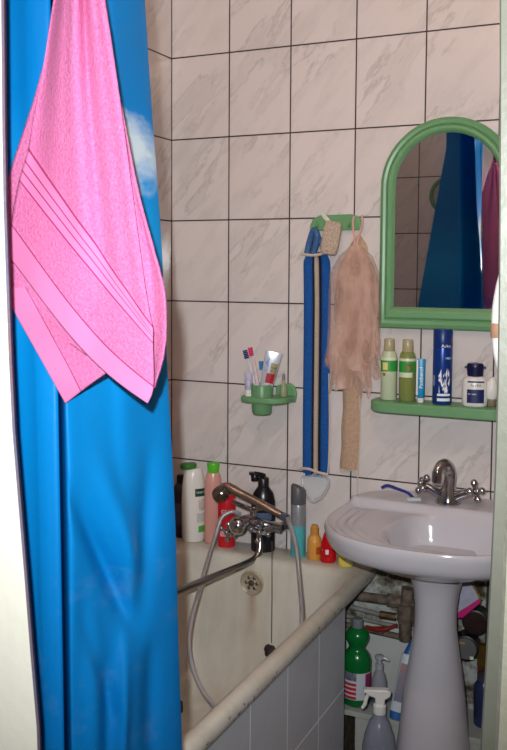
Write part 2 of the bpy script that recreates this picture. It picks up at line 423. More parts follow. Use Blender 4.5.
# tiled side panel
pan_m = tile_mat('tiles_panel', 1, -.838+.0, .3175, base=(204, 206, 212), vein=(192, 194, 200), grout=(252, 252, 252), rough=.35, mort=.0027)
obj('side_panel', MB().box(.650, .672, TY+.02, -.245, 0, .552), pan_m, tub, label='grey tiled panel under the rim')

# ------------------------------------------------------------------ bath mixer, shower hose, plug
mx = thing('bath_mixer', 'old chrome bath mixer with two cross handles above the tub ledge', 'faucet', (.325, 0, .672))
mb = MB()
mb.tube([(-.075, -.001, -.012), (-.075, -.05, -.004)], .014, 14)
mb.tube([(.075, -.001, -.012), (.075, -.05, -.004)], .014, 14)
mb.lathe([(.029, .0), (.026, -.008), (.016, -.012)], 20).v
for sx in (-.075, .075): obj('wall_elbow', MB().tube([(sx, -.0005, -.012), (sx, -.05, -.004)], .014, 14), chrome, mx)
obj('mixer_body', MB().tube(spline([(-.085, -.06, -.004), (-.05, -.062, .0), (0, -.066, .004), (.05, -.062, .0), (.085, -.06, -.004)], 5), [.015+.012*exp(-((i-10)/4.)**2) for i in range(21)], 16)
    .tube([(0, -.066, -.006), (0, -.07, .05)], [.018, .013], 14), chrome, mx)
obj('diverter_knob', MB().ball((-.030, -.118, .006), .029, 18).tube([(-.02, -.07, .0), (-.027, -.11, .005)], .011, 12), chrome, mx, label='shiny round diverter knob')
def cross_handle(c, d, r=.021, br=.0062, arm=.0042):
    c = Vector(c); d = Vector(d).normalized(); e = d.orthogonal().normalized(); g = d.cross(e)
    a0 = .6
    e, g = e*cos(a0)+g*sin(a0), -e*sin(a0)+g*cos(a0)
    m_ = MB().tube([c-d*.016, c+d*.006], [.009, .0075], 12)
    m_.ball(c+d*.007, .0085, 12)
    for q in (e, -e, g, -g):
        m_.tube([c, c+q*r], arm, 8); m_.ball(c+q*r, br, 10)
    return m_
obj('cross_handle', cross_handle((-.07, -.105, -.022), (-.25, -.9, -.15), 0.026, .0085, .006).tube([(-.07, -.06, -.004), (-.07, -.1, -.02)], .011, 12), chrome, mx)
obj('cross_handle', cross_handle((.035, -.11, -.008), (.25, -.9, .1), 0.026, .0085, .006).tube([(.06, -.06, -.004), (.038, -.1, -.008)], .012, 12), chrome, mx)
sp = spline([(.018, -.075, -.01), (.026, -.085, -.055), (.023, -.10, -.085), (.008, -.135, -.097), (-.02, -.24, -.099), (-.064, -.40, -.101), (-.096, -.52, -.102), (-.102, -.54, -.114)], 6)
obj('spout', MB().tube(sp, .0105, 14), mat('spout_chrome', S(160, 158, 156), .2, 1, var=.3, vscale=40, var_col=S(110, 106, 100)), mx)
obj('cradle', MB().tube(spline([(-.055, -.105, .072), (-.02, -.10, .06), (.0, -.085, .048), (.03, -.09, .058), (.075, -.10, .066)], 6), .0075, 10), chrome, mx, label='chrome fork that holds the handset')
sh = thing('shower_handset', 'brown chrome hand shower lying across the bath mixer with its hose', 'shower', (.325, -.1, .745))
hs = mat('handset_brown', S(150, 128, 112), .25, .75, var=.4, vscale=30, var_col=S(112, 88, 74))
a_ = at(283, 516, -.12); b_ = at(227, 488, -.14); b2 = at(217, 489, -.15)
org = Vector((.325, -.1, .745))
obj('handle', MB().tube([p_-org for p_ in spline([tuple(a_), tuple(a_.lerp(b_, .5)+Vector((0, 0, .003))), tuple(b_+Vector((0, 0, .004)))], 6)], [.0105]*3+[.0125]*7+[.0145]*3, 16), hs, sh)
hd = MB().lathe([(.005, .012), (.024, .010), (.029, .002), (.029, -.012), (.024, -.017), (.003, -.018)], 24)
obj('spray_head', hd.xf(Matrix.Translation(b2-org+Vector((.012, 0, -.008))) @ Matrix.Rotation(radians(-24), 4, 'Y') @ Matrix.Rotation(radians(30), 4, 'X')), mat('head_chrome', S(150, 140, 132), .18, 1), sh, label='round chrome spray head')
obj('nut', MB().tube([a_-org+(a_-b_).normalized()*.016, a_-org-(a_-b_).normalized()*.006], .0118, 8), chrome, sh)
# the hose: from the handset end into the tub, along the bottom, back up to the mixer
h_pts = [a_+(a_-b_).normalized()*.014, at(289, 523, -.14), at(296, 548, -.19), at(300, 585, -.26), at(302, 620, -.34), at(298, 662, -.42), at(284, 700, -.50), at(262, 722, -.52), at(236, 722, -.50), at(214, 706, -.47), at(197, 680, -.45), at(189, 650, -.42), at(191, 622, -.37), at(199, 592, -.30), at(208, 560, -.21), at(215, 538, -.15), at(221, 519, -.115), at(231, 512, -.09), at(240, 514, -.075)]
obj('hose', MB().tube([p_-org for p_ in spline([tuple(q) for q in h_pts], 8)], .0066, 10), steel, sh, label='steel shower hose')
pg = thing('bath_plug', 'dark rubber plug hanging in the tub on a thin chain', 'plug', at(270, 650, -.15))
pl_o = at(270, 650, -.15)
obj('chain', MB().tube([at(272, 541, -.105)-pl_o, at(272, 600, -.142)-pl_o, at(271.5, 643, -.15)-pl_o], .0016, 6), mat('chain_metal', S(120, 116, 112), .4, .8), pg)
obj('stopper', MB().lathe([(.008, -.014), (.019, -.013), (.021, .0), (.013, .010), (.012, .014), (.004, .018)], 18).xf(Matrix.Rotation(radians(-50), 4, 'Y')), mat('rubber_dark', S(52, 36, 34), .6), pg)

# ------------------------------------------------------------------ bottles
def bottle(name, label, cat, loc, rotz, body, bm, caps=(), flat=1, group=None, power=2, seg=32):
    t = thing(name, label, cat, loc, rotz, group)
    obj('body', MB().lathe(body, seg, flat, power=power), bm, t, smooth=50)
    for nm, prof, m_ in caps:
        obj(nm, MB().lathe(prof, 24, flat if nm.endswith('flat_cap') else 1), m_, t, smooth=40)
    return t
def ledge_spot(px, Y): return Vector((at(px, 545, Y).x, Y, TZ+.0008))

# white shampoo bottle
q = ledge_spot(193.5, -.055); q.z = .5923
sb = thing('shampoo_bottle', 'white shampoo bottle with dark green cap beside the blue curtain', 'bottle', q, facing(q.x, q.y, .1))
wb = mat('white_bottle', S(228, 224, 216), .28)
obj('body', MB().lathe([(.032, 0), (.0355, .006), (.0365, .05), (.0375, .12), (.0355, .17), (.0305, .205), (.025, .222), (.021, .226)], 36, .7), wb, sb, smooth=50)
obj('cap', MB().lathe([(.0225, .225), (.0245, .228), (.0255, .236), (.025, .2405), (.018, .2425)], 28, .8).xf(Matrix.Translation((0, 0, 0)) @ Matrix.Rotation(radians(-4), 4, 'Y')), mat('cap_dark_green', S(62, 122, 52), .35), sb)
obj('label_box', wrap_patch(.0378, .142, .166, .05, 1.2, .7, R1=.0362), mat('label_dark_green', S(20, 66, 46), .5), sb)
wrap_text('TIMOTEI', .0095, .037, .154, .62, ink_white, sb, .7, off=.0018)
obj('label_picture', wrap_patch(.0376, .098, .132, .35, 1.0, .7), mat('label_brown', S(170, 144, 128), .6, var=.9, vscale=110, var_col=S(226, 222, 214)), sb)
obj('label_lines', wrap_patch(.0374, .062, .09, .2, 1.1, .7), mat('label_gray', S(182, 184, 176), .6, var=.7, vscale=160, var_col=S(214, 214, 206)), sb)
obj('label_leaf', wrap_patch(.0368, .03, .05, .35, 1.15, .7), mat('label_leaf_green', S(92, 168, 66), .5), sb)
# pink bottle with bright green cap
q = ledge_spot(213, -.045); q.z = .5917
pb = thing('shower_gel_bottle', 'translucent pink bottle with bright green cap behind the shower head', 'bottle', q, facing(q.x, q.y))
obj('body', MB().lathe([(.024, 0), (.0265, .005), (.027, .08), (.027, .17), (.023, .205), (.018, .218)], 32, .75), mat('pink_plastic', S(216, 158, 146), .25, sub=.2), pb, smooth=50)
obj('cap', MB().lathe([(.0175, .2165), (.018, .232), (.020, .243), (.0185, .247), (.01, .248)], 26, .8), mat('cap_bright_green', S(92, 190, 46), .35), pb)
# red bottle
q = ledge_spot(226.5, -.062)
rb = thing('conditioner_bottle', 'red bottle with white lettering just under the shower head', 'bottle', q, facing(q.x, q.y))
obj('body', MB().lathe([(.024, 0), (.0265, .005), (.027, .1), (.027, .155), (.022, .168), (.016, .172)], 32, .7), mat('red_plastic', S(204, 30, 40), .3), rb, smooth=50)
obj('cap', MB().lathe([(.017, .171), (.0175, .192), (.012, .194)], 24), mat('cap_crimson', S(176, 24, 34), .3), rb)
wrap_text('GLISS', .0165, .027, .11, .1, ink_white, rb, .7)
obj('label_stripe', wrap_patch(.027, .035, .06, -.8, .9, .7), mat('label_pale_pink', S(224, 160, 160), .5), rb)
# dark bottle tucked behind the curtain edge
q = Vector((.052, -.03, .5917))
db = thing('dark_bottle', 'dark bottle in the tub corner half hidden by curtain', 'bottle', q, facing(q.x, q.y))
obj('body', MB().lathe([(.024, 0), (.027, .005), (.0275, .09), (.027, .15), (.018, .165), (.012, .17)], 28), mat('dark_violet_plastic', S(44, 36, 58), .3), db, smooth=50)
obj('cap', MB().lathe([(.014, .169), (.014, .192), (.011, .194)], 20), black_pl, db)
obj('label_band', wrap_patch(.0276, .04, .11, -1.4, 1.4), mat('label_dusk', S(84, 76, 104), .5, var=.8, vscale=90), db)
# black pump bottle
q = ledge_spot(263, -.05)
kb = thing('pump_bottle', 'black pump bottle with blue grey label behind the bath mixer', 'bottle', q, facing(q.x, q.y))
obj('body', MB().lathe([(.033, 0), (.036, .005), (.0365, .07), (.036, .15), (.030, .175), (.018, .192), (.0155, .196)], 32, .7), black_pl, kb, smooth=50)
obj('pump_collar', MB().lathe([(.0165, .195), (.0165, .218), (.0145, .221), (.007, .223), (.0065, .232)], 22), mat('collar_black', S(30, 27, 31), .35), kb)
obj('pump_head', MB().tube([(0, 0, .226), (-.012, -.003, .231), (-.028, -.006, .235)], [.008, .007, .006], 10).lathe([(.0115, 0), (.012, .016), (.010, .02)], 16, c=(-.026, -.005, .212)).box(-.043, -.019, -.013, .003, .231, .238), black_pl, kb, bevel=.0008)
obj('label', wrap_patch(.036, .085, .12, -.75, .75, .7, R1=.0362), mat('label_slate', S(84, 98, 128), .5, var=.4, vscale=120), kb)
# deodorant
q = ledge_spot(298, -.05)
dd = thing('deodorant_can', 'grey and turquoise spray can with slanted grey cap on the tub ledge', 'spray can', q, facing(q.x, q.y))
gm_ = bpy.data.materials.new('can_gradient'); nt, p = nodes(gm_)
co = objco(nt); sp_ = N(nt, 'ShaderNodeSeparateXYZ'); L(nt, co, sp_.inputs[0])
L(nt, ramp(nt, mathn(nt, 'DIVIDE', sp_.outputs[2], .2), [(.0, S(84, 190, 202)), (.43, S(92, 190, 200)), (.49, S(140, 144, 150)), (.8, S(150, 148, 152))]), p.inputs['Base Color']); p.inputs['Roughness'].default_value = .3; p.inputs['Metallic'].default_value = .2
obj('can', MB().lathe([(.0205, 0), (.0222, .004), (.0222, .15), (.020, .156)], 32), gm_, dd)
obj('slanted_cap', MB().add([], []).loft([[(r*cos(2*pi*i/28), r*sin(2*pi*i/28), z+k*cos(2*pi*i/28)) for i in range(28)] for r, z, k in ((.0215, .155, 0), (.0224, .157, 0), (.0224, .200, -.007), (.019, .206, -.008), (.005, .209, -.003))]), mat('cap_gray', S(92, 92, 96), .4), dd)
obj('can_print', wrap_patch(.0222, .095, .135, -.9, -.2), mat('can_print_gray', S(116, 118, 126), .4, var=.8, vscale=140, var_col=S(160, 160, 164)), dd)
# orange bottle
q = ledge_spot(314.5, -.055)
ob = thing('orange_bottle', 'small orange bottle with narrow neck beside the turquoise can', 'bottle', q, facing(q.x, q.y))
orange = mat('orange_plastic', S(220, 156, 70), .35)
obj('body', MB().lathe([(.0185, 0), (.021, .004), (.0215, .05), (.019, .062), (.0125, .07), (.0115, .073)], 28), orange, ob, smooth=50)
obj('cap', MB().lathe([(.0125, .072), (.0125, .092), (.010, .094), (.009, .100), (.003, .101)], 22), mat('cap_orange', S(206, 140, 62), .4), ob)
obj('label_mark', wrap_patch(.0213, .018, .04, .2, .9), mat('label_rust', S(196, 84, 30), .5, var=.5, vscale=120), ob)
# red translucent bottle under the sink's edge
q = ledge_spot(328.3, -.065)
r2 = thing('red_shower_gel_bottle', 'glossy red teardrop bottle with white patch near the sink', 'bottle', q, facing(q.x, q.y))
obj('body', MB().lathe([(.019, 0), (.0225, .004), (.0225, .03), (.0205, .055), (.014, .08), (.009, .092)], 30, .7), mat('red_gloss', S(200, 14, 28), .15, sub=.15), r2, smooth=50)
obj('cap', MB().lathe([(.0095, .091), (.0095, .108), (.006, .112)], 20), mat('cap_gray_red', S(150, 110, 110), .35), r2)
obj('label_patch', wrap_patch(.0225, .026, .040, -.35, .05, .7), mat('label_white', S(232, 226, 226), .5), r2)
# yellow bottle lying low under the sink
q = ledge_spot(346, -.075); q.z = .5915
yb = thing('yellow_bottle', 'short yellow bottle with white label under the sink edge', 'bottle', q, facing(q.x, q.y))
obj('body', MB().lathe([(.019, 0), (.0215, .004), (.0215, .035), (.016, .046), (.010, .05)], 26, .8), mat('yellow_plastic', S(226, 206, 92), .35), yb, smooth=50)
obj('cap', MB().lathe([(.0105, .0495), (.0105, .060), (.008, .062)], 20), mat('cap_pale', S(222, 214, 190), .4), yb)
obj('label_patch', wrap_patch(.0215, .012, .030, .1, 1.0, .8), MATS['label_white'], yb)

# ------------------------------------------------------------------ wall rack with scrubbers
rack = thing('hook_rack', 'green plastic hook rack on the tiles left of the mirror', 'hook rack', (.548, 0, 1.565))
rp = []
for x, z in [(-.078, -.022), (-.078, -.006), (-.07, .012), (-.05, .022), (.045, .024), (.066, .018), (.077, .004), (.078, -.022)]: rp.append((x, z))
obj('plate', MB().prism(rp, -.014, -.0005, 'y'), green, rack, bevel=.004)
for hx in (-.052, -.005, .045):
    obj('hook', MB().tube(spline([(hx, -.012, -.002), (hx, -.024, -.012), (hx, -.034, -.008), (hx, -.036, .006)], 5), .0038, 10), green, rack)
# blue scrub strap
so = Vector((.495, -.02, 1.545))
st_ = thing('scrub_strap', 'long blue back scrub strap with cream stripe hanging from the green rack', 'scrub strap', so)
def bluefab(name, c1, c2, sc=260):
    return mat(name, S(*c1), .9, var=.8, vscale=sc, var_col=S(*c2), bump=.9, bscale=sc*1.4, bdist=.003)
blue_t = bluefab('blue_terry', (26, 98, 176), (12, 62, 132))
cream_t = bluefab('cream_terry', (208, 190, 172), (176, 152, 132))
dark_t = mat('dark_stitch', S(24, 26, 44), .9)
topz, botz = at(316, 252, -.02).z-so.z, at(315, 474, -.02).z-so.z
def strapx(v): return -.002+.004*sin(v*5)+.009*smoothstep(.3, 1, v)
def strip(x0, x1, thick, yoff, taper=0):
    def fn(side):
        def g(u, v):
            w = 1-.25*smoothstep(.0, .05, .05-v)
            x = (x0+(x1-x0)*u)*w+strapx(v)
            bulge = thick*(1-(2*u-1)**4)
            return (x, yoff-(bulge if side else 0), topz+(botz-topz)*v)
        return g
    m_ = MB(); m_.grid(fn(1), 6, 50); m_.grid(fn(0), 6, 50)
    return m_
obj('blue_strip', strip(-.044, -.013, .010, .008), blue_t, st_, smooth=60)
obj('blue_strip', strip(.011, .040, .010, .008), blue_t, st_, smooth=60)
obj('center_stripe', strip(-.009, .007, .012, .008), cream_t, st_, smooth=60)
obj('stitching', strip(-.0145, -.008, .009, .008).add(*(lambda m_: (m_.v, m_.f))(strip(.006, .0125, .009, .008))), dark_t, st_, smooth=60)
lp = [(-.030, 0, topz-.004), (-.022, -.006, topz+.03), (-.008, -.014, topz+.06), (.004, -.012, topz+.075), (.010, -.010, topz+.055), (.006, -.008, topz+.02), (.022, -.004, topz-.006)]
obj('top_loop', MB().tube(spline([(-.03, -.002, topz-.006), (-.02, -.006, topz+.03), (-.004, -.016, topz+.062), (.008, -.02, topz+.045), (.0, -.012, topz+.016), (-.008, -.008, topz-.004)], 6), .0095, 12).tube(spline([(.024, -.004, topz-.008), (.018, -.008, topz+.02), (.006, -.018, topz+.05), (-.006, -.016, topz+.06)], 6), .008, 12), mat('blue_sateen', S(70, 112, 160), .5, var=.7, vscale=90, var_col=S(30, 66, 120)), st_, label='twisted blue loop')
rope = mat('cream_rope', S(214, 196, 178), .85, bump=.8, bscale=500, bdist=.002)
obj('cross_cord', MB().tube(spline([(-.047, -.006, topz-.004), (-.02, -.012, topz-.009), (.01, -.013, topz-.008), (.03, -.012, topz+.0), (.043, -.006, topz+.006)], 5), .0042, 8), rope, st_)
obj('cross_cord', MB().tube(spline([(-.046, -.004, botz+.012), (-.015, -.012, botz+.016), (.02, -.012, botz+.008), (.044, -.004, botz+.003)], 5), .0042, 8), rope, st_)
obj('edge_cord', MB().tube(spline([(.042, -.002, botz+.30), (.046, -.003, botz+.16), (.045, -.003, botz+.05), (.042, -.004, botz+.0)], 6), .0022, 6), rope, st_)
obj('strap_end', MB().add(*(lambda m_: (m_.v, m_.f))(strip(-.034, -.012, .008, .006))).xf(Matrix.Translation((0, 0, botz+.008-0))@Matrix.Scale(.045, 4, (0, 0, 1))@Matrix.Translation((0, 0, -topz))).add(*(lambda m_: (m_.v, m_.f))(strip(-.008, .020, .008, .006).xf(Matrix.Translation((0, 0, botz+.008))@Matrix.Scale(.055, 4, (0, 0, 1))@Matrix.Translation((0, 0, -topz))))), blue_t, st_, smooth=60)
clear = mat('clear_plastic', S(236, 236, 238), .12, trans=.55, alpha=.55)
obj('bottom_handle', MB().tube(spline([(-.036, -.006, botz-.012), (-.03, -.014, botz-.045), (-.012, -.018, botz-.07), (.006, -.018, botz-.078), (.03, -.016, botz-.062), (.048, -.012, botz-.03), (.044, -.008, botz-.008), (.01, -.006, botz-.004), (-.036, -.006, botz-.012)], 6), .0042, 8), clear, st_, label='clear loop handle')
obj('handle_plate', MB().prism([(-.033, botz-.008), (-.028, botz-.042), (-.01, botz-.066), (.006, botz-.072), (.028, botz-.056), (.042, botz-.028), (.04, botz-.006)], -.0085, -.006, 'y'), mat('clear_sheet', S(236, 238, 240), .2, alpha=.5), st_)
# pumice brush
po = at(331, 238, -.05)
pu = thing('pumice_stone', 'oblong tan pumice stone hanging on a white loop from the rack', 'pumice stone', po, .25)
obj('stone', MB().lathe([(.015, -.048), (.0225, -.044), (.0255, -.026), (.0255, .026), (.0225, .044), (.015, .048)], 28, .5, power=3).xf(Matrix.Rotation(radians(10), 4, 'Y')), mat('pumice', S(214, 194, 174), .95, var=1, vscale=180, var_col=S(170, 146, 126), bump=1, bscale=260, bdist=.004), pu, smooth=50)
obj('loop', MB().tube(spline([(.002, -.004, .036), (-.008, .0, .052), (-.022, .004, .066), (-.028, .008, .070), (-.024, .008, .062), (-.010, .002, .046), (.004, -.002, .035)], 5), .0032, 8), mat('loop_white', S(222, 224, 206), .5), pu)
# tan terry strip
to = at(352, 350, -.016)
tt = thing('terry_strip', 'beige terry washing strip hanging behind the mesh sponge', 'scrub strap', to)
tan = bluefab('tan_terry', (204, 172, 146), (170, 138, 112), 160)
z_t, z_b = at(354, 235, -.02).z-to.z, at(350, 470, -.016).z-to.z
def tstrip(side):
    def g(u, v):
        w = .028*smoothstep(0, .08, v+.02)*(1+.05*sin(v*40))
        return ((u-.5)*2*w*1.0+.012*(1-v)-.008*v, .012-(.011*(1-(2*u-1)**4) if side else 0), z_t+(z_b-z_t)*v)
    return g
obj('strip', MB().grid(tstrip(1), 6, 60).grid(tstrip(0), 6, 60), tan, tt, smooth=60)
obj('end_loops', MB().tube(spline([(-.032, .004, z_b+.002), (-.03, .004, z_b-.008), (-.012, .004, z_b-.004), (.002, .004, z_b-.001), (.014, .004, z_b-.005), (.021, .004, z_b-.012), (.02, .004, z_b+.004)], 5), .0026, 6), rope, tt)
obj('cord', MB().tube(spline([(.022, .006, z_b+.24), (.026, .006, z_b+.12), (.021, .006, z_b), (.02, .006, z_b-.05), (.018, .006, z_b-.09)], 6), .0018, 6), rope, tt)
# mesh sponge
mo = at(356, 240, -.045)
ms = thing('mesh_sponge', 'ruffled pinkish beige mesh bath sponge hanging from the rack', 'bath sponge', mo)
net = bpy.data.materials.new('beige_net'); nt, p = nodes(net)
co = objco(nt); mpn = N(nt, 'ShaderNodeMapping'); mpn.inputs['Scale'].default_value = (22, 22, 9); L(nt, co, mpn.inputs['Vector'])
nn = noise(nt, mpn.outputs[0], 1.4, 3, .55)
L(nt, ramp(nt, nn, [(.35, S(204, 160, 140)), (.62, S(230, 194, 176))]), p.inputs['Base Color']); p.inputs['Roughness'].default_value = .8
L(nt, ramp(nt, nn, [(.3, (.34, .34, .34, 1)), (.7, (.70, .70, .70, 1))]), p.inputs['Alpha'])
p.inputs['Sheen Weight'].default_value = .3
def ruffle(prof, folds, amp, ph, yflat=.55, dx=0, skew=0):
    """hanging gathered skirt: prof = [(v, half width, z)]"""
    def fn(u, v):
        w, z = interp(prof, v)
        a = 2*pi*u
        k = 1+amp*v*(sin(folds*a+ph)+.5*sin((folds*2+1)*a+ph*1.7+3*v))*(.6+.4*v)
        edge = .022*v*v*(sin(folds*a*1.0+ph*2)+.6*sin(folds*1.7*a+ph))*(1 if v > .8 else v)
        return (w*k*cos(a)+dx*v+skew*v, w*k*sin(a)*yflat-.0, z+edge)
    return MB().grid(fn, 96, 26)
zb = lambda py: at(356, py, -.045).z-mo.z
pr1 = [(0, .006, zb(243)), (.1, .022, zb(250)), (.22, .046, zb(262)), (.38, .064, zb(282)), (.6, .066, zb(310)), (.8, .062, zb(334)), (1, .066, zb(350))]
pr2 = [(0, .006, zb(245)), (.15, .028, zb(256)), (.35, .050, zb(280)), (.6, .044, zb(318)), (.8, .058, zb(345)), (1, .072, zb(368))]
pr3 = [(0, .004, zb(248)), (.2, .03, zb(275)), (.5, .032, zb(318)), (.75, .046, zb(350)), (1, .058, zb(386))]
obj('outer_ruffle', ruffle(pr1, 5, .10, .4, .42, dx=.004), net, ms, smooth=80)
obj('middle_ruffle', ruffle(pr2, 5, .16, 1.9, .36, dx=-.006), net, ms, smooth=80)
veil = net.copy(); veil.name = 'gauzy_net'
for n_ in veil.node_tree.nodes:
    if n_.type == 'VALTORGB' and n_.outputs[0].links[0].to_socket.name == 'Alpha':
        for e_, g_ in zip(n_.color_ramp.elements, (.10, .42)): e_.color = (g_, g_, g_, 1)
pr4 = [(0, .01, zb(244)), (.15, .05, zb(256)), (.3, .074, zb(274)), (.6, .078, zb(310)), (.85, .074, zb(345)), (1, .080, zb(360))]
obj('veil_ruffle', ruffle(pr4, 4, .14, 5.0, .46, dx=-.006), veil, ms, smooth=80, label='thin gauzy outer layer')
obj('inner_ruffle', ruffle(pr3, 4, .16, 3.1, .34, dx=-.012), net, ms, smooth=80)
obj('hanging_cord', MB().tube(spline([(.0, .0, zb(247)), (-.008, .006, zb(236)), (-.014, .012, zb(222)), (-.012, .016, zb(216))], 5), .0032, 8).tube(spline([(.002, .0, zb(247)), (.006, .006, zb(236)), (.014, .012, zb(224)), (.011, .016, zb(215))], 5), .0032, 8), mat('pink_cord', S(214, 164, 150), .7), ms)

# ------------------------------------------------------------------ tumbler holder
ho = Vector((.364, 0, 1.062))
hl = thing('tumbler_holder', 'green wall holder with a cup ring for toothbrushes', 'toothbrush holder', ho)
pp = [(-.076, -.060), (-.083, -.072), (-.078, -.088), (-.06, -.100), (-.03, -.108), (.01, -.108), (.04, -.100), (.058, -.08), (.064, -.05), (.062, -.0005), (.01, -.0005), (-.02, -.03)]
obj('plate', MB().prism(pp, -.022, -.004), green, hl, bevel=.005, bseg=3)
bk = [(.0, -.026), (.064, -.026), (.068, .0), (.063, .020), (.048, .032), (.02, .028), (.0, .02)]
obj('back_plate', MB().prism(bk, -.012, -.0005, 'y'), green, hl, bevel=.004)
cupc = (-.018, -.07)
obj('cup', MB().lathe([(.026, -.056), (.029, -.05), (.034, .030), (.0328, .032), (.0315, .028), (.027, -.045), (.002, -.046)], 36, c=(cupc[0], cupc[1], 0)), mat('green_cup', S(104, 152, 106), .35, var=.2, vscale=40, var_col=S(90, 136, 92)), hl, smooth=40)
cw = ho+Vector((cupc[0], cupc[1], 0))
def toothbrush(label, base, tip, hc, bc, group=None, sc=1):
    base = Vector(base); tip = Vector(tip); d = (tip-base); ln = d.length; d.normalize()
    t = thing('toothbrush', label, 'toothbrush', base)
    side = Vector((1, 0, 0)); side = (side-d*side.dot(d)).normalized(); fr_ = d.cross(side)
    if fr_.y > 0: fr_ = -fr_
    pts = [d*ln*k+fr_*.004*sin(k*7) for k in (0, .1, .25, .4, .55, .7, .8, .9, 1)]
    obj('handle', MB().tube(pts, [.0035, .0052, .006, .0055, .0042, .0034, .0032, .004, .0035], 10), hc, t)
    c = d*ln*.93
    m_ = MB()
    for i in range(-2, 3):
        m_.box(-.0055, .0055, -.012, -.003, i*.0052-.0022, i*.0052+.0022)
    rotm = Matrix((side, -fr_, d)).transposed().to_4x4()
    obj('bristles', m_.xf(Matrix.Translation(c) @ rotm), bc, t)
    return t
def inpx(px, py, y): return at(px, py, y)
b1 = inpx(262, 409, -.066); t1 = inpx(247.5, 351, -.07)
toothbrush('pink and white toothbrush with pink head leaning left in the green cup', cw+Vector((-.004, .008, -.042)), inpx(251, 347, -.072), mat('pink_white', S(230, 170, 186), .35, var=.9, vscale=50, var_col=S(238, 232, 232)), mat('hot_pink', S(236, 60, 116), .5))
toothbrush('toothbrush with navy bristles at the left edge of the green cup', cw+Vector((-.014, .016, -.042)), inpx(246, 350, -.058), mat('white_handle', S(226, 222, 226), .35), mat('navy_bristles', S(46, 42, 110), .6))
toothbrush('toothbrush with short blue head between the tube and pink brush', cw+Vector((.004, .018, -.042)), inpx(262, 362, -.05), mat('blue_white', S(150, 180, 206), .35), mat('blue_bristles', S(60, 130, 180), .6))
def flat_tube(name, label, base, tip, w0, w1, th, m_, capm=None, group=None, normal=None, cap_end=0):
    """squeeze tube: round at the cap end, flat at the crimp"""
    base = Vector(base); tip = Vector(tip); d = tip-base; ln = d.length; d.normalize()
    t = thing(name, label, 'tube', base)
    nrm = Vector(normal) if normal else (CAM-base)
    nrm = (nrm-d*nrm.dot(d)).normalized(); side = nrm.cross(d)
    rings = []
    for k in range(13):
        v = k/12; w = w0+(w1-w0)*v; h = th*(1-v)**.7+.0012
        rings.append([d*ln*v+side*(w*cos(2*pi*i/24))+nrm*(h*sin(2*pi*i/24)) for i in range(24)])
    obj('body', MB().loft(rings), m_, t, smooth=50)
    if capm: obj('cap', MB().tube([-d*.016, d*.001], [w0*.62, w0*.62], 18), capm, t)
    return t, d, side, nrm, ln
silver = mat('silver_tube', S(214, 216, 224), .25, .35)
tpb = cw+Vector((.004, -.004, -.026)); tpt = inpx(274, 352, -.075)
tp, d, side, nrm, ln = flat_tube('toothpaste_tube', 'crumpled silver toothpaste tube standing in the green cup', tpb, tpt, .016, .0255, .012, silver, white_pl)
def on_tube(x0, x1, v0, v1, w=.0195, off=.0135, off1=.004):
    def fn(u, v):
        vv = v0+(v1-v0)*v; h = .012*(1-vv)**.7+.0012
        x = (x0+(x1-x0)*u); ww = .016+(.0255-.016)*vv
        y = h*sqrt(max(0, 1-min(.97, (x)**2)))
        return d*ln*vv+side*(ww*x)+nrm*(y+.0006)
    return MB().grid(fn, 8, 8)
obj('red_print', on_tube(-.85, .35, .42, .60), mat('print_red', S(196, 30, 44), .4, var=.5, vscale=150, var_col=S(40, 24, 60)), tp)
obj('navy_print', on_tube(-.85, .0, .60, .80), mat('print_navy', S(40, 48, 110), .4, var=.8, vscale=130, var_col=S(206, 190, 90)), tp)
obj('blue_print', on_tube(.3, .7, .62, .88), mat('print_blue', S(96, 120, 190), .4, var=.8, vscale=140, var_col=S(214, 216, 224)), tp)
q = inpx(248.5, 394, -.085); q.z = ho.z-.004+.0006
sm = thing('small_cream_tube', 'small white and violet tube standing on the holder plate', 'tube', q, facing(q.x, q.y))
obj('cap', MB().lathe([(.0105, 0), (.0108, .002), (.0108, .018), (.008, .019)], 20), white_pl, sm)
obj('body', MB().loft([[(w_*cos(2*pi*i/20), h_*sin(2*pi*i/20), z_) for i in range(20)] for w_, h_, z_ in ((.009, .009, .018), (.0112, .0105, .022), (.0116, .008, .04), (.0118, .0045, .055), (.012, .0012, .068))]), mat('pale_violet_tube', S(196, 190, 208), .35, var=.7, vscale=70, var_col=S(140, 130, 170)), sm, smooth=50)
q = inpx(283.5, 396, -.055); q.z = ho.z-.004+.0006
sg = thing('small_glass_bottle', 'tiny clear bottle with green liquid on the holder plate', 'bottle', q, facing(q.x, q.y))
obj('body', MB().lathe([(.009, 0), (.011, .002), (.011, .018), (.009, .03), (.005, .042), (.004, .052)], 20), mat('clear_olive', S(170, 176, 140), .2, alpha=.75), sg, smooth=50)
obj('liquid', MB().lathe([(.0092, .002), (.0095, .004), (.0095, .015), (.009, .016)], 18), mat('green_liquid', S(40, 160, 50), .3), sg)
obj('cap', MB().lathe([(.0045, .05), (.0045, .062), (.002, .068)], 14), mat('cap_gray_dark', S(120, 112, 112), .4), sg)

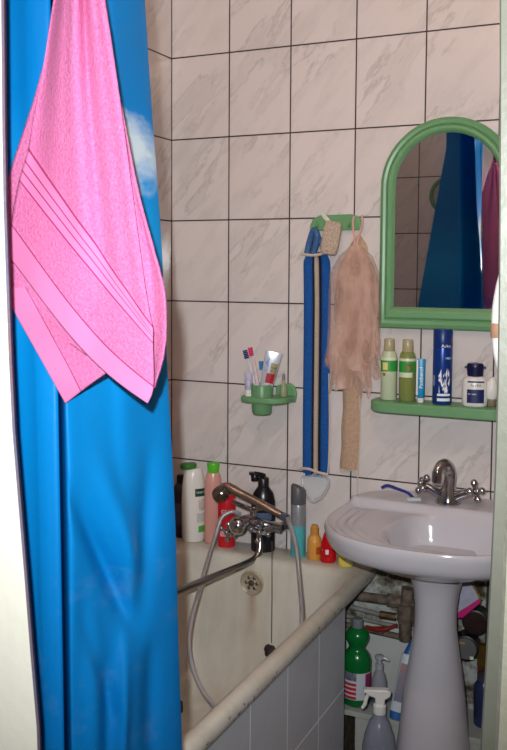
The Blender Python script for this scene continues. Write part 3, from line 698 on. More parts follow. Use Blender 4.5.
# ------------------------------------------------------------------ mirror
MX0, MX1, MZ0, ZC = .683, 1.052, 1.268, 1.659
mw = (MX1-MX0)/2; mcx = (MX0+MX1)/2
def arch(inset, bottom_inset=None, n=28):
    r = mw-inset; b = MZ0+(inset if bottom_inset is None else bottom_inset)
    pts = [(mcx-r, b), ]
    pts += [(mcx-r, b+(ZC-b)*k/4) for k in (1, 2, 3)]
    pts += [(mcx-r*cos(pi*k/n), ZC+r*sin(pi*k/n)*1.0) for k in range(n+1)]
    pts += [(mcx+r, ZC+(b-ZC)*k/4) for k in (1, 2, 3)]
    pts += [(mcx+r, b)]
    return pts
mi = thing('wall_mirror', 'arched mirror in a thick green frame above the shelf', 'mirror', (mcx, 0, MZ0))
mo_ = (mcx, 0, MZ0)
rings = []
for ins, bi, y in ((0, 0, -.0005), (0, 0, -.020), (.004, .004, -.026), (.011, .014, -.030), (.0175, .022, -.028), (.020, .026, -.0235), (.0245, .032, -.030), (.031, .046, -.030), (.036, .053, -.026), (.0385, .057, -.018), (.041, .060, -.012)):
    rings.append([(x, y, z) for x, z in arch(ins, bi)])
fm = MB().loft(rings, cap0=True, cap1=False).shift(mo_)
obj('frame', fm, green, mi, smooth=28)
gl = MB(); pts = arch(.039, .058); gl.prism(pts, -.0125, -.004, 'y').shift(mo_)
obj('glass', gl, mat('mirror_glass', S(224, 228, 230), .015, 1), mi, smooth=0)

# ------------------------------------------------------------------ shelf and its bottles
SZ = 1.0705
sx0 = .677
shf = []
for k in range(9):
    a = pi/2+ (pi/2)*k/8
    shf.append((sx0+.05-.05*sin(a-pi/2) , -.062-.042*cos(a-pi/2)))
shp = [(sx0+.004, -.0005)] + [(sx0+.05-.05*cos(radians(t)), -.055-.05*sin(radians(t))) for t in range(0, 91, 10)] + [(1.055-.05+.05*sin(radians(t)), -.055-.05*cos(radians(t))) for t in range(0, 91, 10)] + [(1.051, -.0005)]
slf = obj('wall_shelf', MB().prism(shp, -.030, 0).shift((.86, 0, 0)), green, loc=(.86, 0, SZ), bevel=.005, bseg=3)
tag(slf, 'narrow green plastic shelf on the tiles under the mirror', 'shelf')
lot_cap = mat('cap_clear_tan', S(176, 166, 128), .25, sub=.1)
lab_g = mat('label_green', S(50, 158, 66), .45, var=.35, vscale=70, var_col=S(40, 128, 46))
lab_y = mat('label_yellow', S(222, 200, 70), .45, var=.6, vscale=120, var_col=S(240, 236, 200))
def lotion(px, label, bc, Y, rot, kind):
    q = Vector((at(px, 398, Y).x, Y, SZ+.0006))
    t = thing('lotion_bottle', label, 'bottle', q, facing(q.x, q.y, rot), 'lotion bottles on the green shelf')
    obj('body', MB().lathe([(.0205, 0), (.0227, .003), (.0227, .118), (.020, .130), (.0165, .135)], 32), bc, t, smooth=50)
    obj('cap', MB().lathe([(.0145, .134), (.0155, .136), (.0145, .166), (.0132, .169), (.004, .170)], 26), lot_cap, t, smooth=40)
    obj('green_label', wrap_patch(.0227, .080, .110, -1.45, 1.45), lab_g, t)
    obj('label_strip', wrap_patch(.0227, .1105, .118, -1.45, 1.45), mat('label_pale', S(216, 222, 190), .45), t)
    if kind: obj('picture', wrap_patch(.0229, .084, .105, -.9, -.25, off=.0012), lab_y, t); obj('red_dot', wrap_patch(.0228, .068, .075, -.85, -.5, off=.0012), mat('dot_red', S(176, 74, 50), .5), t)
    else: obj('picture', wrap_patch(.0229, .084, .104, -.2, .6, off=.0012), mat('label_olive_leaf', S(44, 74, 30), .5, var=.7, vscale=150, var_col=S(160, 150, 60)), t); obj('lower_strip', wrap_patch(.0228, .066, .0795, -1.3, .6), MATS['label_pale'], t)
    return t
lotion(388.5, 'pale creamy green lotion bottle at the left end of the green shelf', mat('lotion_pale', S(196, 206, 172), .3, sub=.15), -.045, .1, True)
lotion(407, 'translucent olive green lotion bottle second from the left on the shelf', mat('lotion_olive', S(132, 140, 78), .22, sub=.1), -.045, 0, False)
q = Vector((at(420.5, 400, -.062).x, -.062, SZ+.0006))
ct = thing('cream_tube', 'slim light blue cream tube standing on its white cap on the shelf', 'tube', q, facing(q.x, q.y))
obj('cap', MB().lathe([(.0085, 0), (.009, .002), (.009, .012), (.007, .013)], 20), white_pl, ct)
tubem = mat('tube_turquoise', S(30, 142, 192), .35)
obj('body', MB().loft([[(w_*cos(2*pi*i/20), h_*sin(2*pi*i/20), z_) for i in range(20)] for w_, h_, z_ in ((.008, .008, .012), (.0104, .0095, .016), (.0108, .0075, .05), (.0112, .004, .095), (.0114, .0012, .119))]), tubem, ct, smooth=50)
obj('white_edge', MB().box(-.0117, -.0080, -.0072, -.0025, .02, .117), white_pl, ct)
lt_ = text_mb('Panthenol', .0145); lt_.v = [(-y+.001, -.0104+.0062*((x+.055)/.11), x+.068) for x, y, _ in lt_.v]
obj('lettering', lt_, ink_white, ct, smooth=0)
q = Vector((at(441.8, 400, -.06).x, -.06, SZ+.0006))
bc_ = thing('blue_spray_can', 'tall dark blue spray can with white splash print on the shelf', 'spray can', q, facing(q.x, q.y))
bl = mat('can_blue', S(22, 62, 138), .28, .25)
obj('can', MB().lathe([(.0238, 0), (.0257, .003), (.0257, .148), (.0248, .154)], 36), bl, bc_)
obj('cap', MB().lathe([(.0250, .153), (.0257, .155), (.0257, .198), (.0235, .202), (.008, .201)], 36), mat('cap_royal', S(18, 48, 118), .35), bc_)
wrap_text('Arko', .0125, .0257, .158, .35, ink_white, bc_)
wrap_text('MEN', .008, .0257, .125, .62, ink_white, bc_)
random.seed(3)
spm = MB()
for i in range(34):
    a = random.uniform(-.35, .75); z = random.uniform(.035, .085); l_ = random.uniform(.006, .02); w_ = random.uniform(.04, .10); tl = random.uniform(-.25, .45)
    pts = [(a-w_, z), (a, z-l_*.5), (a+w_*.7, z), (a+tl*.5, z+l_)]
    spm.add([((.0257+.0011)*sin(an), -(.0257+.0011)*cos(an), zz) for an, zz in pts], [(0, 1, 2, 3)])
obj('splash_print', spm, ink_white, bc_, smooth=0)
for z0_, z1_ in ((.010, .018), (.024, .030)): obj('white_stripe', wrap_patch(.0257, z0_, z1_, -.5, .9, off=.001), ink_white, bc_)
obj('gray_panel', wrap_patch(.0257, .05, .078, -1.3, -.8, off=.001), mat('panel_gray', S(150, 156, 176), .5, var=.6, vscale=150), bc_)
q = Vector((at(474.5, 404, -.06).x, -.06, SZ+.0006))
nb = thing('aftershave_bottle', 'white oval bottle with navy cap and navy label on the shelf', 'bottle', q, facing(q.x, q.y))
obj('body', MB().lathe([(.029, 0), (.032, .003), (.0335, .02), (.0335, .052), (.031, .070), (.024, .078), (.016, .080)], 36, .6), wb, nb, smooth=50)
obj('cap', MB().lathe([(.0165, .079), (.0205, .081), (.0220, .104), (.0225, .108), (.019, .114), (.004, .116)], 30, .8).box(-.0275, -.020, -.004, .004, .100, .106).box(.020, .0275, -.004, .004, .100, .106), navy_pl, nb, smooth=40)
obj('navy_label', wrap_patch(.0337, .010, .046, -.62, .78, .6), mat('label_navy', S(24, 32, 92), .4), nb)
obj('navy_band', wrap_patch(.0324, .064, .068, -.62, .82, .6), MATS['label_navy'], nb)
wrap_text('NIVEA', .0098, .0329, .0565, .08, ink_dark, nb, .6)
wrap_text('for men', .0068, .0337, .034, -.2, ink_white, nb, .6)
q = Vector((at(491.5, 402, -.045).x, -.045, SZ+.0006))
wl = thing('white_bottle', 'white bottle at the right end of the shelf beside the door post', 'bottle', q, facing(q.x, q.y))
obj('body', MB().lathe([(.011, 0), (.0125, .002), (.0125, .018), (.012, .02)], 24), mat('base_taupe', S(130, 118, 98), .4), wl, smooth=40)
obj('upper', MB().lathe([(.012, .02), (.0155, .03), (.017, .045), (.0145, .062), (.009, .074), (.004, .078)], 24), white_pl, wl, smooth=50)

# ------------------------------------------------------------------ sink and pedestal
sk = thing('wash_basin', 'white ceramic pedestal sink against the tiled wall', 'sink', (.91, 0, 0))
scx, scy = .91, -.275
def srad(a):
    ca, sa = cos(a), sin(a)
    if sa >= 0: A, B, n = .264, .272, 3.6
    else: A, B, n = .264, .238, 2.35
    return 1/((abs(ca)/A)**n+(abs(sa)/B)**n)**(1/n)
def stop(x, y, rho):
    e = sqrt(((x-.93)/.205)**2+((y+.31)/.155)**2) if True else 0
    ex = (abs((x-.965)/(.165-.16*(y+.315)))**5+abs((y+.305)/.15)**5)**(1/5)
    z = .788
    z -= .085*(1-smoothstep(.80 if y > -.315 else .80-.45*smoothstep(0, .08, -.315-y), 1.0, ex))
    # soap places at both sides dip a little, with ribs
    for k, rr in enumerate((.885, .80, .715)):
        if x < .80:
            z += .006*exp(-((rho-rr)/.018)**2)*smoothstep(-.46, -.40, y)*(1-smoothstep(-.21, -.15, y))*smoothstep(1.02, 1.2, ex)
    # rear tap deck and raised rim
    z += .022*smoothstep(-.158, -.142, y)
    rim = .012*smoothstep(.90, .985, rho)*(1-smoothstep(-.165, -.13, y))
    z += rim
    return z
SA, SR = 144, 44
rings = []
for j in range(SR+1):
    rho = max(.002, 1-(1-j/SR))
    ring = []
    for i in range(SA):
        a = 2*pi*i/SA; r = srad(a)*rho
        x, y = scx+r*cos(a), scy+r*sin(a)
        ring.append((x, y, stop(x, y, rho)))
    rings.append(ring)
# outer shell
def shell(s, z, rear=1.0, lift=0):
    ring = []
    for i in range(SA):
        a = 2*pi*i/SA; r = srad(a)
        x, y = scx+r*cos(a)*s, scy+r*sin(a)*s
        if sin(a) > 0: y = scy+r*sin(a)*(s*(1-rear)+rear)
        ring.append((x, min(y, -.002), z(x, y) if callable(z) else z))
    return ring
top_z = lambda x, y: .800 + .010*smoothstep(-.165, -.135, y)
rings += [shell(1.008, lambda x, y: top_z(x, y)-.004), shell(1.012, lambda x, y: top_z(x, y)-.012), shell(1.006, .780), shell(.99, .764, .5), shell(.965, .750, .5), shell(.93, .740, .5), shell(.88, .735, .5), shell(.76, .723, .4), shell(.58, .703, .4), shell(.40, .686, .3), shell(.2, .680, .2)]
obj('basin', MB().loft(rings, cap0=True, cap1=True), porcelain, sk, loc=(-.91, 0, 0), smooth=60)
pd_x, pd_y = .911, -.235
pprof = [(.115, 0), (.113, .03), (.102, .12), (.089, .24), (.077, .36), (.062, .46), (.053, .53), (.0525, .58), (.057, .62), (.066, .65), (.080, .675), (.092, .695), (.097, .716)]
obj('pedestal', MB().loft([[(pd_x+r*cos(a)*(1 if True else 1), pd_y+r*sin(a)*1.05, z) for a in [2*pi*i/48 for i in range(48)]] for r, z in pprof]), porcelain, sk, loc=(-.91, 0, 0), smooth=60)
# sink faucet
DZ = .811
fa = thing('sink_faucet', 'chrome sink tap with curved spout and two cross handles', 'faucet', (.905, -.092, DZ))
obj('base', MB().lathe([(.034, -.004), (.034, .004), (.031, .014), (.027, .026), (.021, .038), (.018, .046), (.016, .05)], 28), chrome, fa, smooth=50)
obj('spout', MB().tube(spline([(0, 0, .035), (.004, .0, .066), (.003, -.004, .090), (-.003, -.020, .107), (-.012, -.038, .106), (-.018, -.050, .093), (-.0195, -.053, .084)], 6), [.0178-.0055*(i/36) for i in range(37)], 18), chrome, fa, smooth=60)
obj('aerator', MB().tube([(-.019, -.052, .092), (-.020, -.055, .064)], [.0138, .0125], 18), chrome, fa)
obj('valve_arm', MB().tube([(-.012, -.004, .016), (-.058, -.006, .039)], [.017, .0115], 14), chrome, fa)
obj('valve_arm', MB().tube([(.012, -.004, .014), (.06, -.004, .036)], [.017, .0115], 14), chrome, fa)
obj('cross_handle', cross_handle((-.068, -.008, .044), (-.8, -.4, .45), .022, .0098, .0066), chrome, fa)
obj('cross_handle', cross_handle((.074, -.006, .040), (.75, -.5, .4), .022, .0102, .0066), chrome, fa)
# razor
ra = at(401, 492, -.10)
rz = thing('razor', 'blue disposable razor lying on the back left of the sink', 'razor', (.80, -.115, .815))
rpt = [at(382, 487.5, -.06), at(388, 485.5, -.068), at(398, 489, -.085), at(408, 493, -.105), at(414, 500, -.125)]
ro = Vector((.80, -.115, .815))
for p_ in rpt: p_.z = max(p_.z, .8185)
obj('handle', MB().tube([p_-ro for p_ in spline([tuple(p_) for p_ in rpt], 6)], .0042, 10), mat('razor_blue', S(36, 56, 140), .35), rz)
hd_ = rpt[-1]-ro
obj('razor_head', MB().box(-.018, .018, -.006, .006, -.004, .004).xf(Matrix.Translation(hd_+Vector((.002, -.006, .001))) @ Matrix.Rotation(radians(25), 4, 'Z')), mat('razor_gray', S(196, 202, 206), .3), rz, bevel=.001)

# ------------------------------------------------------------------ pipes under the sink
rust = mat('rusty_pipe', S(136, 120, 104), .7, var=1, vscale=48, var_col=S(58, 46, 38), bump=.6, bscale=90)
greypipe = mat('painted_pipe', S(158, 160, 156), .6, var=.8, vscale=26, var_col=S(106, 98, 86), bump=.4, bscale=90)
brass = mat('dull_brass', S(138, 112, 76), .4, .6, var=.8, vscale=60, var_col=S(70, 56, 40))
def pipe(name, label, pts, r, m_, cat='pipe', fit=()):
    o = Vector(pts[0]); t = thing(name, label, cat, o)
    obj('pipe', MB().tube([Vector(p_)-o for p_ in pts], r, 14), m_, t, smooth=50)
    for a, b, rr, mm in fit:
        obj('coupling', MB().tube([Vector(a)-o, Vector(b)-o], rr, 8), mm, t)
    return t
p1a, p1b = at(330, 592, -.03), at(415, 604, -.03)
pipe('water_pipe', 'brown rusty pipe running along the wall, topmost under the sink', [p1a, p1b], .014, rust, fit=[(at(388, 600, -.03), at(404, 602, -.03), .02, rust)])
pipe('water_pipe', 'thin grey pipe along the wall below the topmost brown pipe', [at(332, 603, -.03), at(352, 607, -.03), at(378, 614, -.03), at(414, 619, -.03)], .007, greypipe, fit=[(at(380, 614.5, -.03), at(396, 617, -.03), .012, brass)])
pipe('water_pipe', 'thin pale pipe along the wall behind the green bottle', [at(334, 613, -.025), at(352, 617, -.025), at(385, 624, -.025), at(414, 629, -.025)], .006, greypipe)
pipe('water_pipe', 'lowest brown pipe along the wall with a red valve', [at(334, 622, -.02), at(414, 640, -.02)], .009, rust)
vo = at(380, 629, -.05)
vl = thing('pipe_valve', 'red handled valve on the pipe above the small pump bottle', 'valve', vo)
redp = mat('red_enamel', S(150, 40, 34), .45, var=.5, vscale=60, var_col=S(96, 30, 26))
obj('lever', MB().tube(spline([at(366, 627, -.05)-vo, at(376, 629, -.052)-vo, at(386, 629, -.052)-vo, at(397, 625, -.05)-vo], 4), [.006]*4+[.008]*5+[.005]*4, 10), redp, vl)
obj('valve_body', MB().tube([at(381, 630, -.018)-vo, Vector((0, 0, 0))], [.014, .009], 10), brass, vl)
pipe('drain_pipe', 'corroded vertical pipe close to the left side of the sink pedestal', [at(408, 588, -.04), at(406, 612, -.04), at(405, 640, -.04)], .018, rust, fit=[(at(406, 604, -.04), at(405.5, 622, -.04), .024, rust)])
pipe('riser_pipe', 'thin dark vertical pipe right of the sink pedestal', [Vector((1.005, -.02, .66)), Vector((1.003, -.02, .02))], .006, mat('riser_dark', S(58, 56, 54), .5))
# meters
def meter(label, c, r, face_m, ring_m, rot):
    t = thing('water_meter', label, 'water meter', c, rot, 'water meters under the sink')
    Rx = Matrix.Rotation(radians(90), 4, 'X')
    obj('housing', MB().lathe([(r*.8, -.045), (r, -.04), (r, 0), (r*1.04, .004), (r*1.0, .010), (r*.86, .012)], 30, cap1=True).xf(Rx), ring_m, t)
    obj('dial', MB().lathe([(r*.86, .011), (r*.84, .0135), (.002, .015)], 30).xf(Rx), face_m, t)
    return t
c1 = at(475.5, 621.5, -.075); c2 = at(466, 647, -.075)
m1 = meter('dark red brown round water meter right of the pedestal, upper one', c1, .034, mat('dial_maroon', S(58, 34, 32), .35, var=.9, vscale=60, var_col=S(30, 28, 28)), mat('meter_black', S(34, 30, 30), .4), facing(c1.x, c1.y, -.1))
m2 = meter('grey faced round water meter right of the pedestal, lower one', c2, .034, mat('dial_gray', S(112, 110, 110), .2, var=.4, vscale=30, var_col=S(90, 88, 86)), MATS['meter_black'], facing(c2.x, c2.y, -.1))
obj('dial_plate', MB().box(-.02, -.002, -.0158, -.0142, .013, .018), mat('plate_tan', S(176, 140, 104), .5), m2)
obj('dial_clip', MB().box(.012, .022, -.0165, -.013, -.026, -.018), white_pl, m2)
bo = at(481.5, 655, -.05)
bf = thing('pipe_union', 'brass pipe union beside the grey faced water meter', 'pipe fitting', bo)
obj('nut', MB().tube([(-.03, .0, .0), (-.008, 0, .0)], .012, 6).tube([(.0, 0, -.03), (.0, 0, .03)], .013, 6), mat('brass_nut', S(150, 120, 60), .35, .7, var=.6, vscale=50), bf)
obj('red_nut', MB().tube([(.002, 0, -.046), (.002, 0, -.032)], .013, 6), mat('nut_red', S(120, 42, 34), .5), bf)
# packet
ko = at(468, 600, -.125)
kp = thing('sachet', 'grey sachet with magenta edge tucked behind the pedestal top', 'packet', ko)
def quad_pad(pts, th, m_, name, off=0):
    P = [at(px, py, -.125)-ko for px, py in pts]
    c = sum(P, Vector())/len(P); nrm = Vector((.2, -1, 0)).normalized()
    mb_ = MB(); n = len(P)
    fr_ = [p_+nrm*(.0008+off) for p_ in P]; bk_ = [p_-nrm*.0008 for p_ in P]
    vs = fr_+bk_+[c+nrm*(th+off), c-nrm*th]
    fs = [(i, (i+1) % n, 2*n) for i in range(n)]+[((i+1) % n+n, i+n, 2*n+1) for i in range(n)]+[(i, i+n, (i+1) % n+n, (i+1) % n) for i in range(n)]
    return obj(name, mb_.add(vs, fs), m_, kp, smooth=60)
quad_pad([(463, 584), (471, 583), (481, 600), (463, 615), (458, 612), (460, 596)], .006, mat('sachet_gray', S(190, 190, 206), .35, var=.7, vscale=60, var_col=S(150, 150, 172)), 'pouch')
quad_pad([(458, 612), (479, 598.5), (481, 601.5), (463, 617), (458, 617)], .003, mat('sachet_magenta', S(206, 40, 120), .4), 'magenta_edge', .004)
quad_pad([(471, 583), (474, 585), (482, 599), (480, 600)], .002, mat('sachet_multi', S(190, 160, 60), .4, var=1, vscale=70, var_col=S(60, 60, 70)), 'printed_edge', .004)
# dark jar at the right
q = Vector((at(485, 715, -.08).x, -.08, 0)); 
jb = thing('dark_jar', 'tall dark blue bottle standing at the right of the pedestal', 'bottle', (q.x-.004, -.08, .215))
obj('body', MB().lathe([(.022, 0), (.026, .004), (.027, .08), (.026, .11), (.018, .122), (.016, .126)], 26), mat('jar_dark', S(52, 58, 84), .25, var=.6, vscale=14, var_col=S(40, 52, 140)), jb, smooth=50)
obj('lid', MB().lathe([(.019, .125), (.019, .142), (.016, .144)], 24), mat('lid_gray', S(70, 68, 70), .4), jb)

# low board ledge behind the pedestal
lz = .215
bd = thing('low_shelf', 'low white board shelf behind the sink pedestal', 'shelf', (.8, -.11, 0))
wboard = mat('white_board', S(196, 198, 192), .55, var=.5, vscale=10, var_col=S(160, 156, 142), bump=.2, bscale=40)
obj('board', MB().box(-.215, .32, -.05, .108, lz-.016, lz-.001), wboard, bd, bevel=.002)
obj('front_panel', MB().box(-.125, .32, -.045, -.03, 0, lz-.016), wboard, bd)
obj('support', MB().box(-.20, -.17, -.03, .09, 0, lz-.016), rust, bd)
# loose white slab leaning on the wall
la = [at(366, 630, -.012), at(404, 641, -.012)]
lb = thing('white_slab', 'white slab leaning on the wall behind the small pump bottle', 'board', (.72, -.02, lz))
obj('slab', MB().box(-.085, .085, -.006, .006, 0, .20).xf(Matrix.Rotation(radians(-5), 4, 'X')), mat('slab_white', S(204, 206, 202), .5, var=.4, vscale=12, var_col=S(176, 172, 160)), lb, bevel=.002)

# green cleaner bottle
gq = Vector((at(356.5, 702, -.11).x, -.11, lz))
gb_ = thing('cleaner_bottle', 'green ridged cleaner bottle with grey cap under the sink', 'bottle', gq, facing(gq.x, gq.y, -.15))
gpl = mat('green_bottle', S(16, 112, 50), .2)
obj('body', MB().lathe([(.032, 0), (.038, .004), (.0395, .012), (.0395, .10), (.040, .112), (.0405, .125), (.037, .142), (.028, .154), (.0225, .160), (.024, .168), (.033, .186), (.034, .195), (.030, .206), (.021, .217), (.015, .220)], 36, .9), gpl, gb_, smooth=60)
obj('cap', MB().lathe([(.0155, .219), (.0165, .222), (.0155, .241), (.013, .244)], 24), mat('cap_mid_gray', S(126, 130, 134), .4), gb_)
obj('label', wrap_patch(.0396, .024, .100, -1.5, 1.5, .9), mat('label_white_blue', S(214, 218, 222), .45), gb_)
obj('label_top', wrap_patch(.0398, .078, .100, -1.5, .1, .9, off=.001), mat('label_night', S(30, 32, 70), .45, var=.6, vscale=90, var_col=S(200, 200, 210)), gb_)
for k in range(4): obj('red_stripe', wrap_patch(.0398, .026+.0125*k, .034+.0125*k, -1.5, .1, .9, off=.001), mat('stripe_red', S(206, 54, 70), .45), gb_)
obj('label_side', wrap_patch(.0398, .030, .098, .75, 1.5, .9, off=.001), mat('label_violet', S(110, 50, 110), .45, var=.8, vscale=80, var_col=S(190, 50, 60)), gb_)
# small pump bottle
sq = Vector((at(379, 698, -.105).x, -.105, lz))
sp2 = thing('small_pump_bottle', 'small clear pump bottle with violet liquid beside the green cleaner', 'bottle', sq, facing(sq.x, sq.y))
obj('body', MB().lathe([(.019, 0), (.022, .004), (.0225, .05), (.0215, .075), (.016, .095), (.011, .104), (.010, .112)], 26), mat('clear_gray', S(176, 176, 186), .12, alpha=.7), sp2, smooth=50)
obj('violet_label', wrap_patch(.0225, .018, .046, -1.3, 1.3), mat('violet_label', S(112, 84, 146), .4), sp2)
obj('pump', MB().lathe([(.011, .110), (.0115, .124), (.005, .126), (.0045, .138), (.013, .139), (.013, .146), (.008, .149)], 20).tube([(0, 0, .143), (.018, -.004, .141), (.026, -.006, .136)], [.006, .005, .004], 8), mat('pump_gray', S(176, 178, 182), .3), sp2)
# tilted tube leaning on the pedestal
ta, tb_ = at(398, 712, -.155), at(411, 652, -.10)
dirv = (tb_-ta).normalized()
ta = Vector((ta.x, ta.y, lz+.008)); tb_ = ta+dirv*.205
tc = thing('cleanser_bottle', 'flat white and blue cleanser bottle leaning on the pedestal', 'bottle', ta)
nr = (Vector((.35, -1, .1))-dirv*Vector((.35, -1, .1)).dot(dirv)).normalized(); sd = nr.cross(dirv)
def slab(w, h, v0, v1, w1=None):
    rr = []
    for k in range(9):
        v = v0+(v1-v0)*k/8; ww = w+((w if w1 is None else w1)-w)*k/8
        rr.append([dirv*v+sd*(ww*(abs(cos(a))**.7)*(1 if cos(a) > 0 else -1))+nr*(h*sin(a)) for a in [2*pi*i/24 for i in range(24)]])
    return MB().loft(rr)
obj('body', slab(.026, .014, .014, .165, .026), mat('cleanser_white', S(206, 214, 220), .3), tc, smooth=50)
bcap = mat('cap_blue', S(34, 96, 168), .35)
obj('bottom_cap', slab(.022, .013, -.006, .0135, .025), bcap, tc, smooth=50)
obj('top_cap', slab(.022, .013, .1655, .20, .012), bcap, tc, smooth=50)
lbm = mat('label_multi', S(40, 110, 150), .45, var=1, vscale=26, var_col=S(190, 110, 60))
obj('label', MB().grid(lambda u, v: dirv*(.04+.10*v)+sd*(.024-.030*u)*1.0+nr*(.0155-.004*abs(u-.7)), 6, 2), lbm, tc)
# spray bottle in front
sq = Vector((at(379, 745, -.30).x, -.30, 0))
sv = thing('spray_bottle', 'clear spray bottle with white trigger in front of the low shelf', 'spray bottle', sq, facing(sq.x, sq.y))
hz = lambda py: at(377, py, -.30).z
zt, zn, zs, zd = hz(688), hz(711), hz(716), hz(742)
obj('body', MB().lathe([(.038, 0), (.043, .006), (.0435, zd-.05), (.043, zd-.01), (.038, zd+.02), (.026, zs-.012), (.0175, zs), (.016, zn)], 32), mat('spray_clear', S(140, 146, 160), .18, alpha=.82), sv, smooth=60)
obj('collar', MB().lathe([(.0155, zn-.006), (.0165, zn-.002), (.0165, zn+.018), (.013, zn+.022)], 22), white_pl, sv)
tr = [(-.042, zt-.010), (-.040, zt-.002), (.016, zt+.001), (.028, zt-.004), (.027, zt-.016), (.013, zt-.026), (.012, zt-.045), (-.010, zt-.045), (-.012, zt-.022), (-.026, zt-.018), (-.034, zt-.012)]
obj('trigger_head', MB().prism(tr, -.010, .010, 'y'), white_pl, sv, bevel=.003)
obj('trigger', MB().tube(spline([(-.028, 0, zt-.014), (-.034, 0, zt-.028), (-.038, 0, zt-.045), (-.044, 0, zt-.054)], 4), [.005]*9+[.0045]*4, 8), white_pl, sv)
obj('blue_print', MB().grid(lambda u, v: ((.0437+.001)*sin(-.35+.12*u+.25*(1-v)), -(.0437+.001)*cos(-.35+.12*u+.25*(1-v)), zd-.075+.06*v), 3, 8), mat('print_ink', S(30, 34, 70), .5), sv)

# ------------------------------------------------------------------ curtain on a rail
RY, RZ = -1.30, 2.30
rl = obj('curtain_rail', MB().tube([Vector((.545, -1.5495, RZ))-Vector((.7, -1.3, RZ)), Vector((.745, -1.245, RZ))-Vector((.7, -1.3, RZ)), Vector((.745, -.0005, RZ))-Vector((.7, -1.3, RZ))], .010, 14), mat('rail_white', S(220, 218, 212), .3), loc=(.7, -1.3, RZ))
tag(rl, 'white rail above the tub edge carrying the shower curtain', 'curtain rail')
blue = bpy.data.materials.new('blue_nylon'); nt, p = nodes(blue)
co = N(nt, 'ShaderNodeNewGeometry').outputs['Position']
sep = N(nt, 'ShaderNodeSeparateXYZ'); L(nt, co, sep.inputs[0])
mpn = N(nt, 'ShaderNodeMapping'); mpn.inputs['Scale'].default_value = (1, .4, .8); L(nt, co, mpn.inputs['Vector'])
n1 = noise(nt, mpn.outputs[0], 13, 5, .6)
dz = mathn(nt, 'ABSOLUTE', mathn(nt, 'SUBTRACT', sep.outputs[2], 1.598))
# one cloud of the printed sky near the free edge, another further in
def blob(cx, w):
    dxx = mathn(nt, 'ABSOLUTE', mathn(nt, 'SUBTRACT', sep.outputs[0], cx))
    d2 = mathn(nt, 'ADD', mathn(nt, 'POWER', mathn(nt, 'DIVIDE', dxx, w), 2.0), mathn(nt, 'POWER', mathn(nt, 'DIVIDE', dz, .075), 2.0))
    return mathn(nt, 'SUBTRACT', 1.0, d2)
bl_ = blob(.718, .052)
bl_ = mathn(nt, 'ADD', bl_, mathn(nt, 'MULTIPLY', mathn(nt, 'SUBTRACT', n1, .5), 2.6))
cl = ramp(nt, bl_, [(.2, (0, 0, 0, 1)), (.75, (1, 1, 1, 1))])
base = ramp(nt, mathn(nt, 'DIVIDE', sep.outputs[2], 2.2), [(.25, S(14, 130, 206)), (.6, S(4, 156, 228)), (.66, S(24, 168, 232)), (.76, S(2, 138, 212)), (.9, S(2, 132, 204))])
# pale scuffs low on the cloth
sc_ = mathn(nt, 'MULTIPLY', ramp(nt, noise(nt, mpn.outputs[0], 24, 6, .7), [(.55, (0, 0, 0, 1)), (.75, (1, 1, 1, 1))]), mathn(nt, 'LESS_THAN', sep.outputs[2], 1.0))
base = mixc(nt, mathn(nt, 'MULTIPLY', sc_, .25), base, S(120, 170, 220))
colr = mixc(nt, cl, base, S(214, 228, 236))
L(nt, colr, p.inputs['Base Color']); p.inputs['Roughness'].default_value = .33
tr_ = N(nt, 'ShaderNodeBsdfTranslucent'); L(nt, colr, tr_.inputs['Color'])
mx_ = N(nt, 'ShaderNodeMixShader'); mx_.inputs[0].default_value = .40
out = nt.nodes['Material Output']; L(nt, p.outputs[0], mx_.inputs[1]); L(nt, tr_.outputs[0], mx_.inputs[2]); L(nt, mx_.outputs[0], out.inputs['Surface'])
bumpn(nt, p, noise(nt, mpn.outputs[0], 30, 3), .12, .01)
plan = [(-45, -128, -1.475), (-10, -30, -1.470), (12, 34, -1.465), (26, 48, -1.468), (38, 57, -1.466), (48, 63.5, -1.461), (50.5, 65.5, -1.45), (53, 69, -1.40), (60, 80, -1.365), (66, 86, -1.37), (62, 80, -1.40), (55, 71.5, -1.447), (54.5, 70.6, -1.466), (58, 75, -1.474), (72, 92, -1.445), (92, 118, -1.40), (108, 136, -1.375), (124, 156, -1.335), (138, 175, -1.295), (144, 182, -1.275)]
cpl = []
for a, b, Y in plan:
    ptop, pbot = at(a, 0, Y), at(b, 750, Y)
    cpl.append((ptop.x, pbot.x, Y))
cs = spline(cpl, 10)
zt_, zb_ = at(80, 0, -1.3).z, at(110, 750, -1.3).z
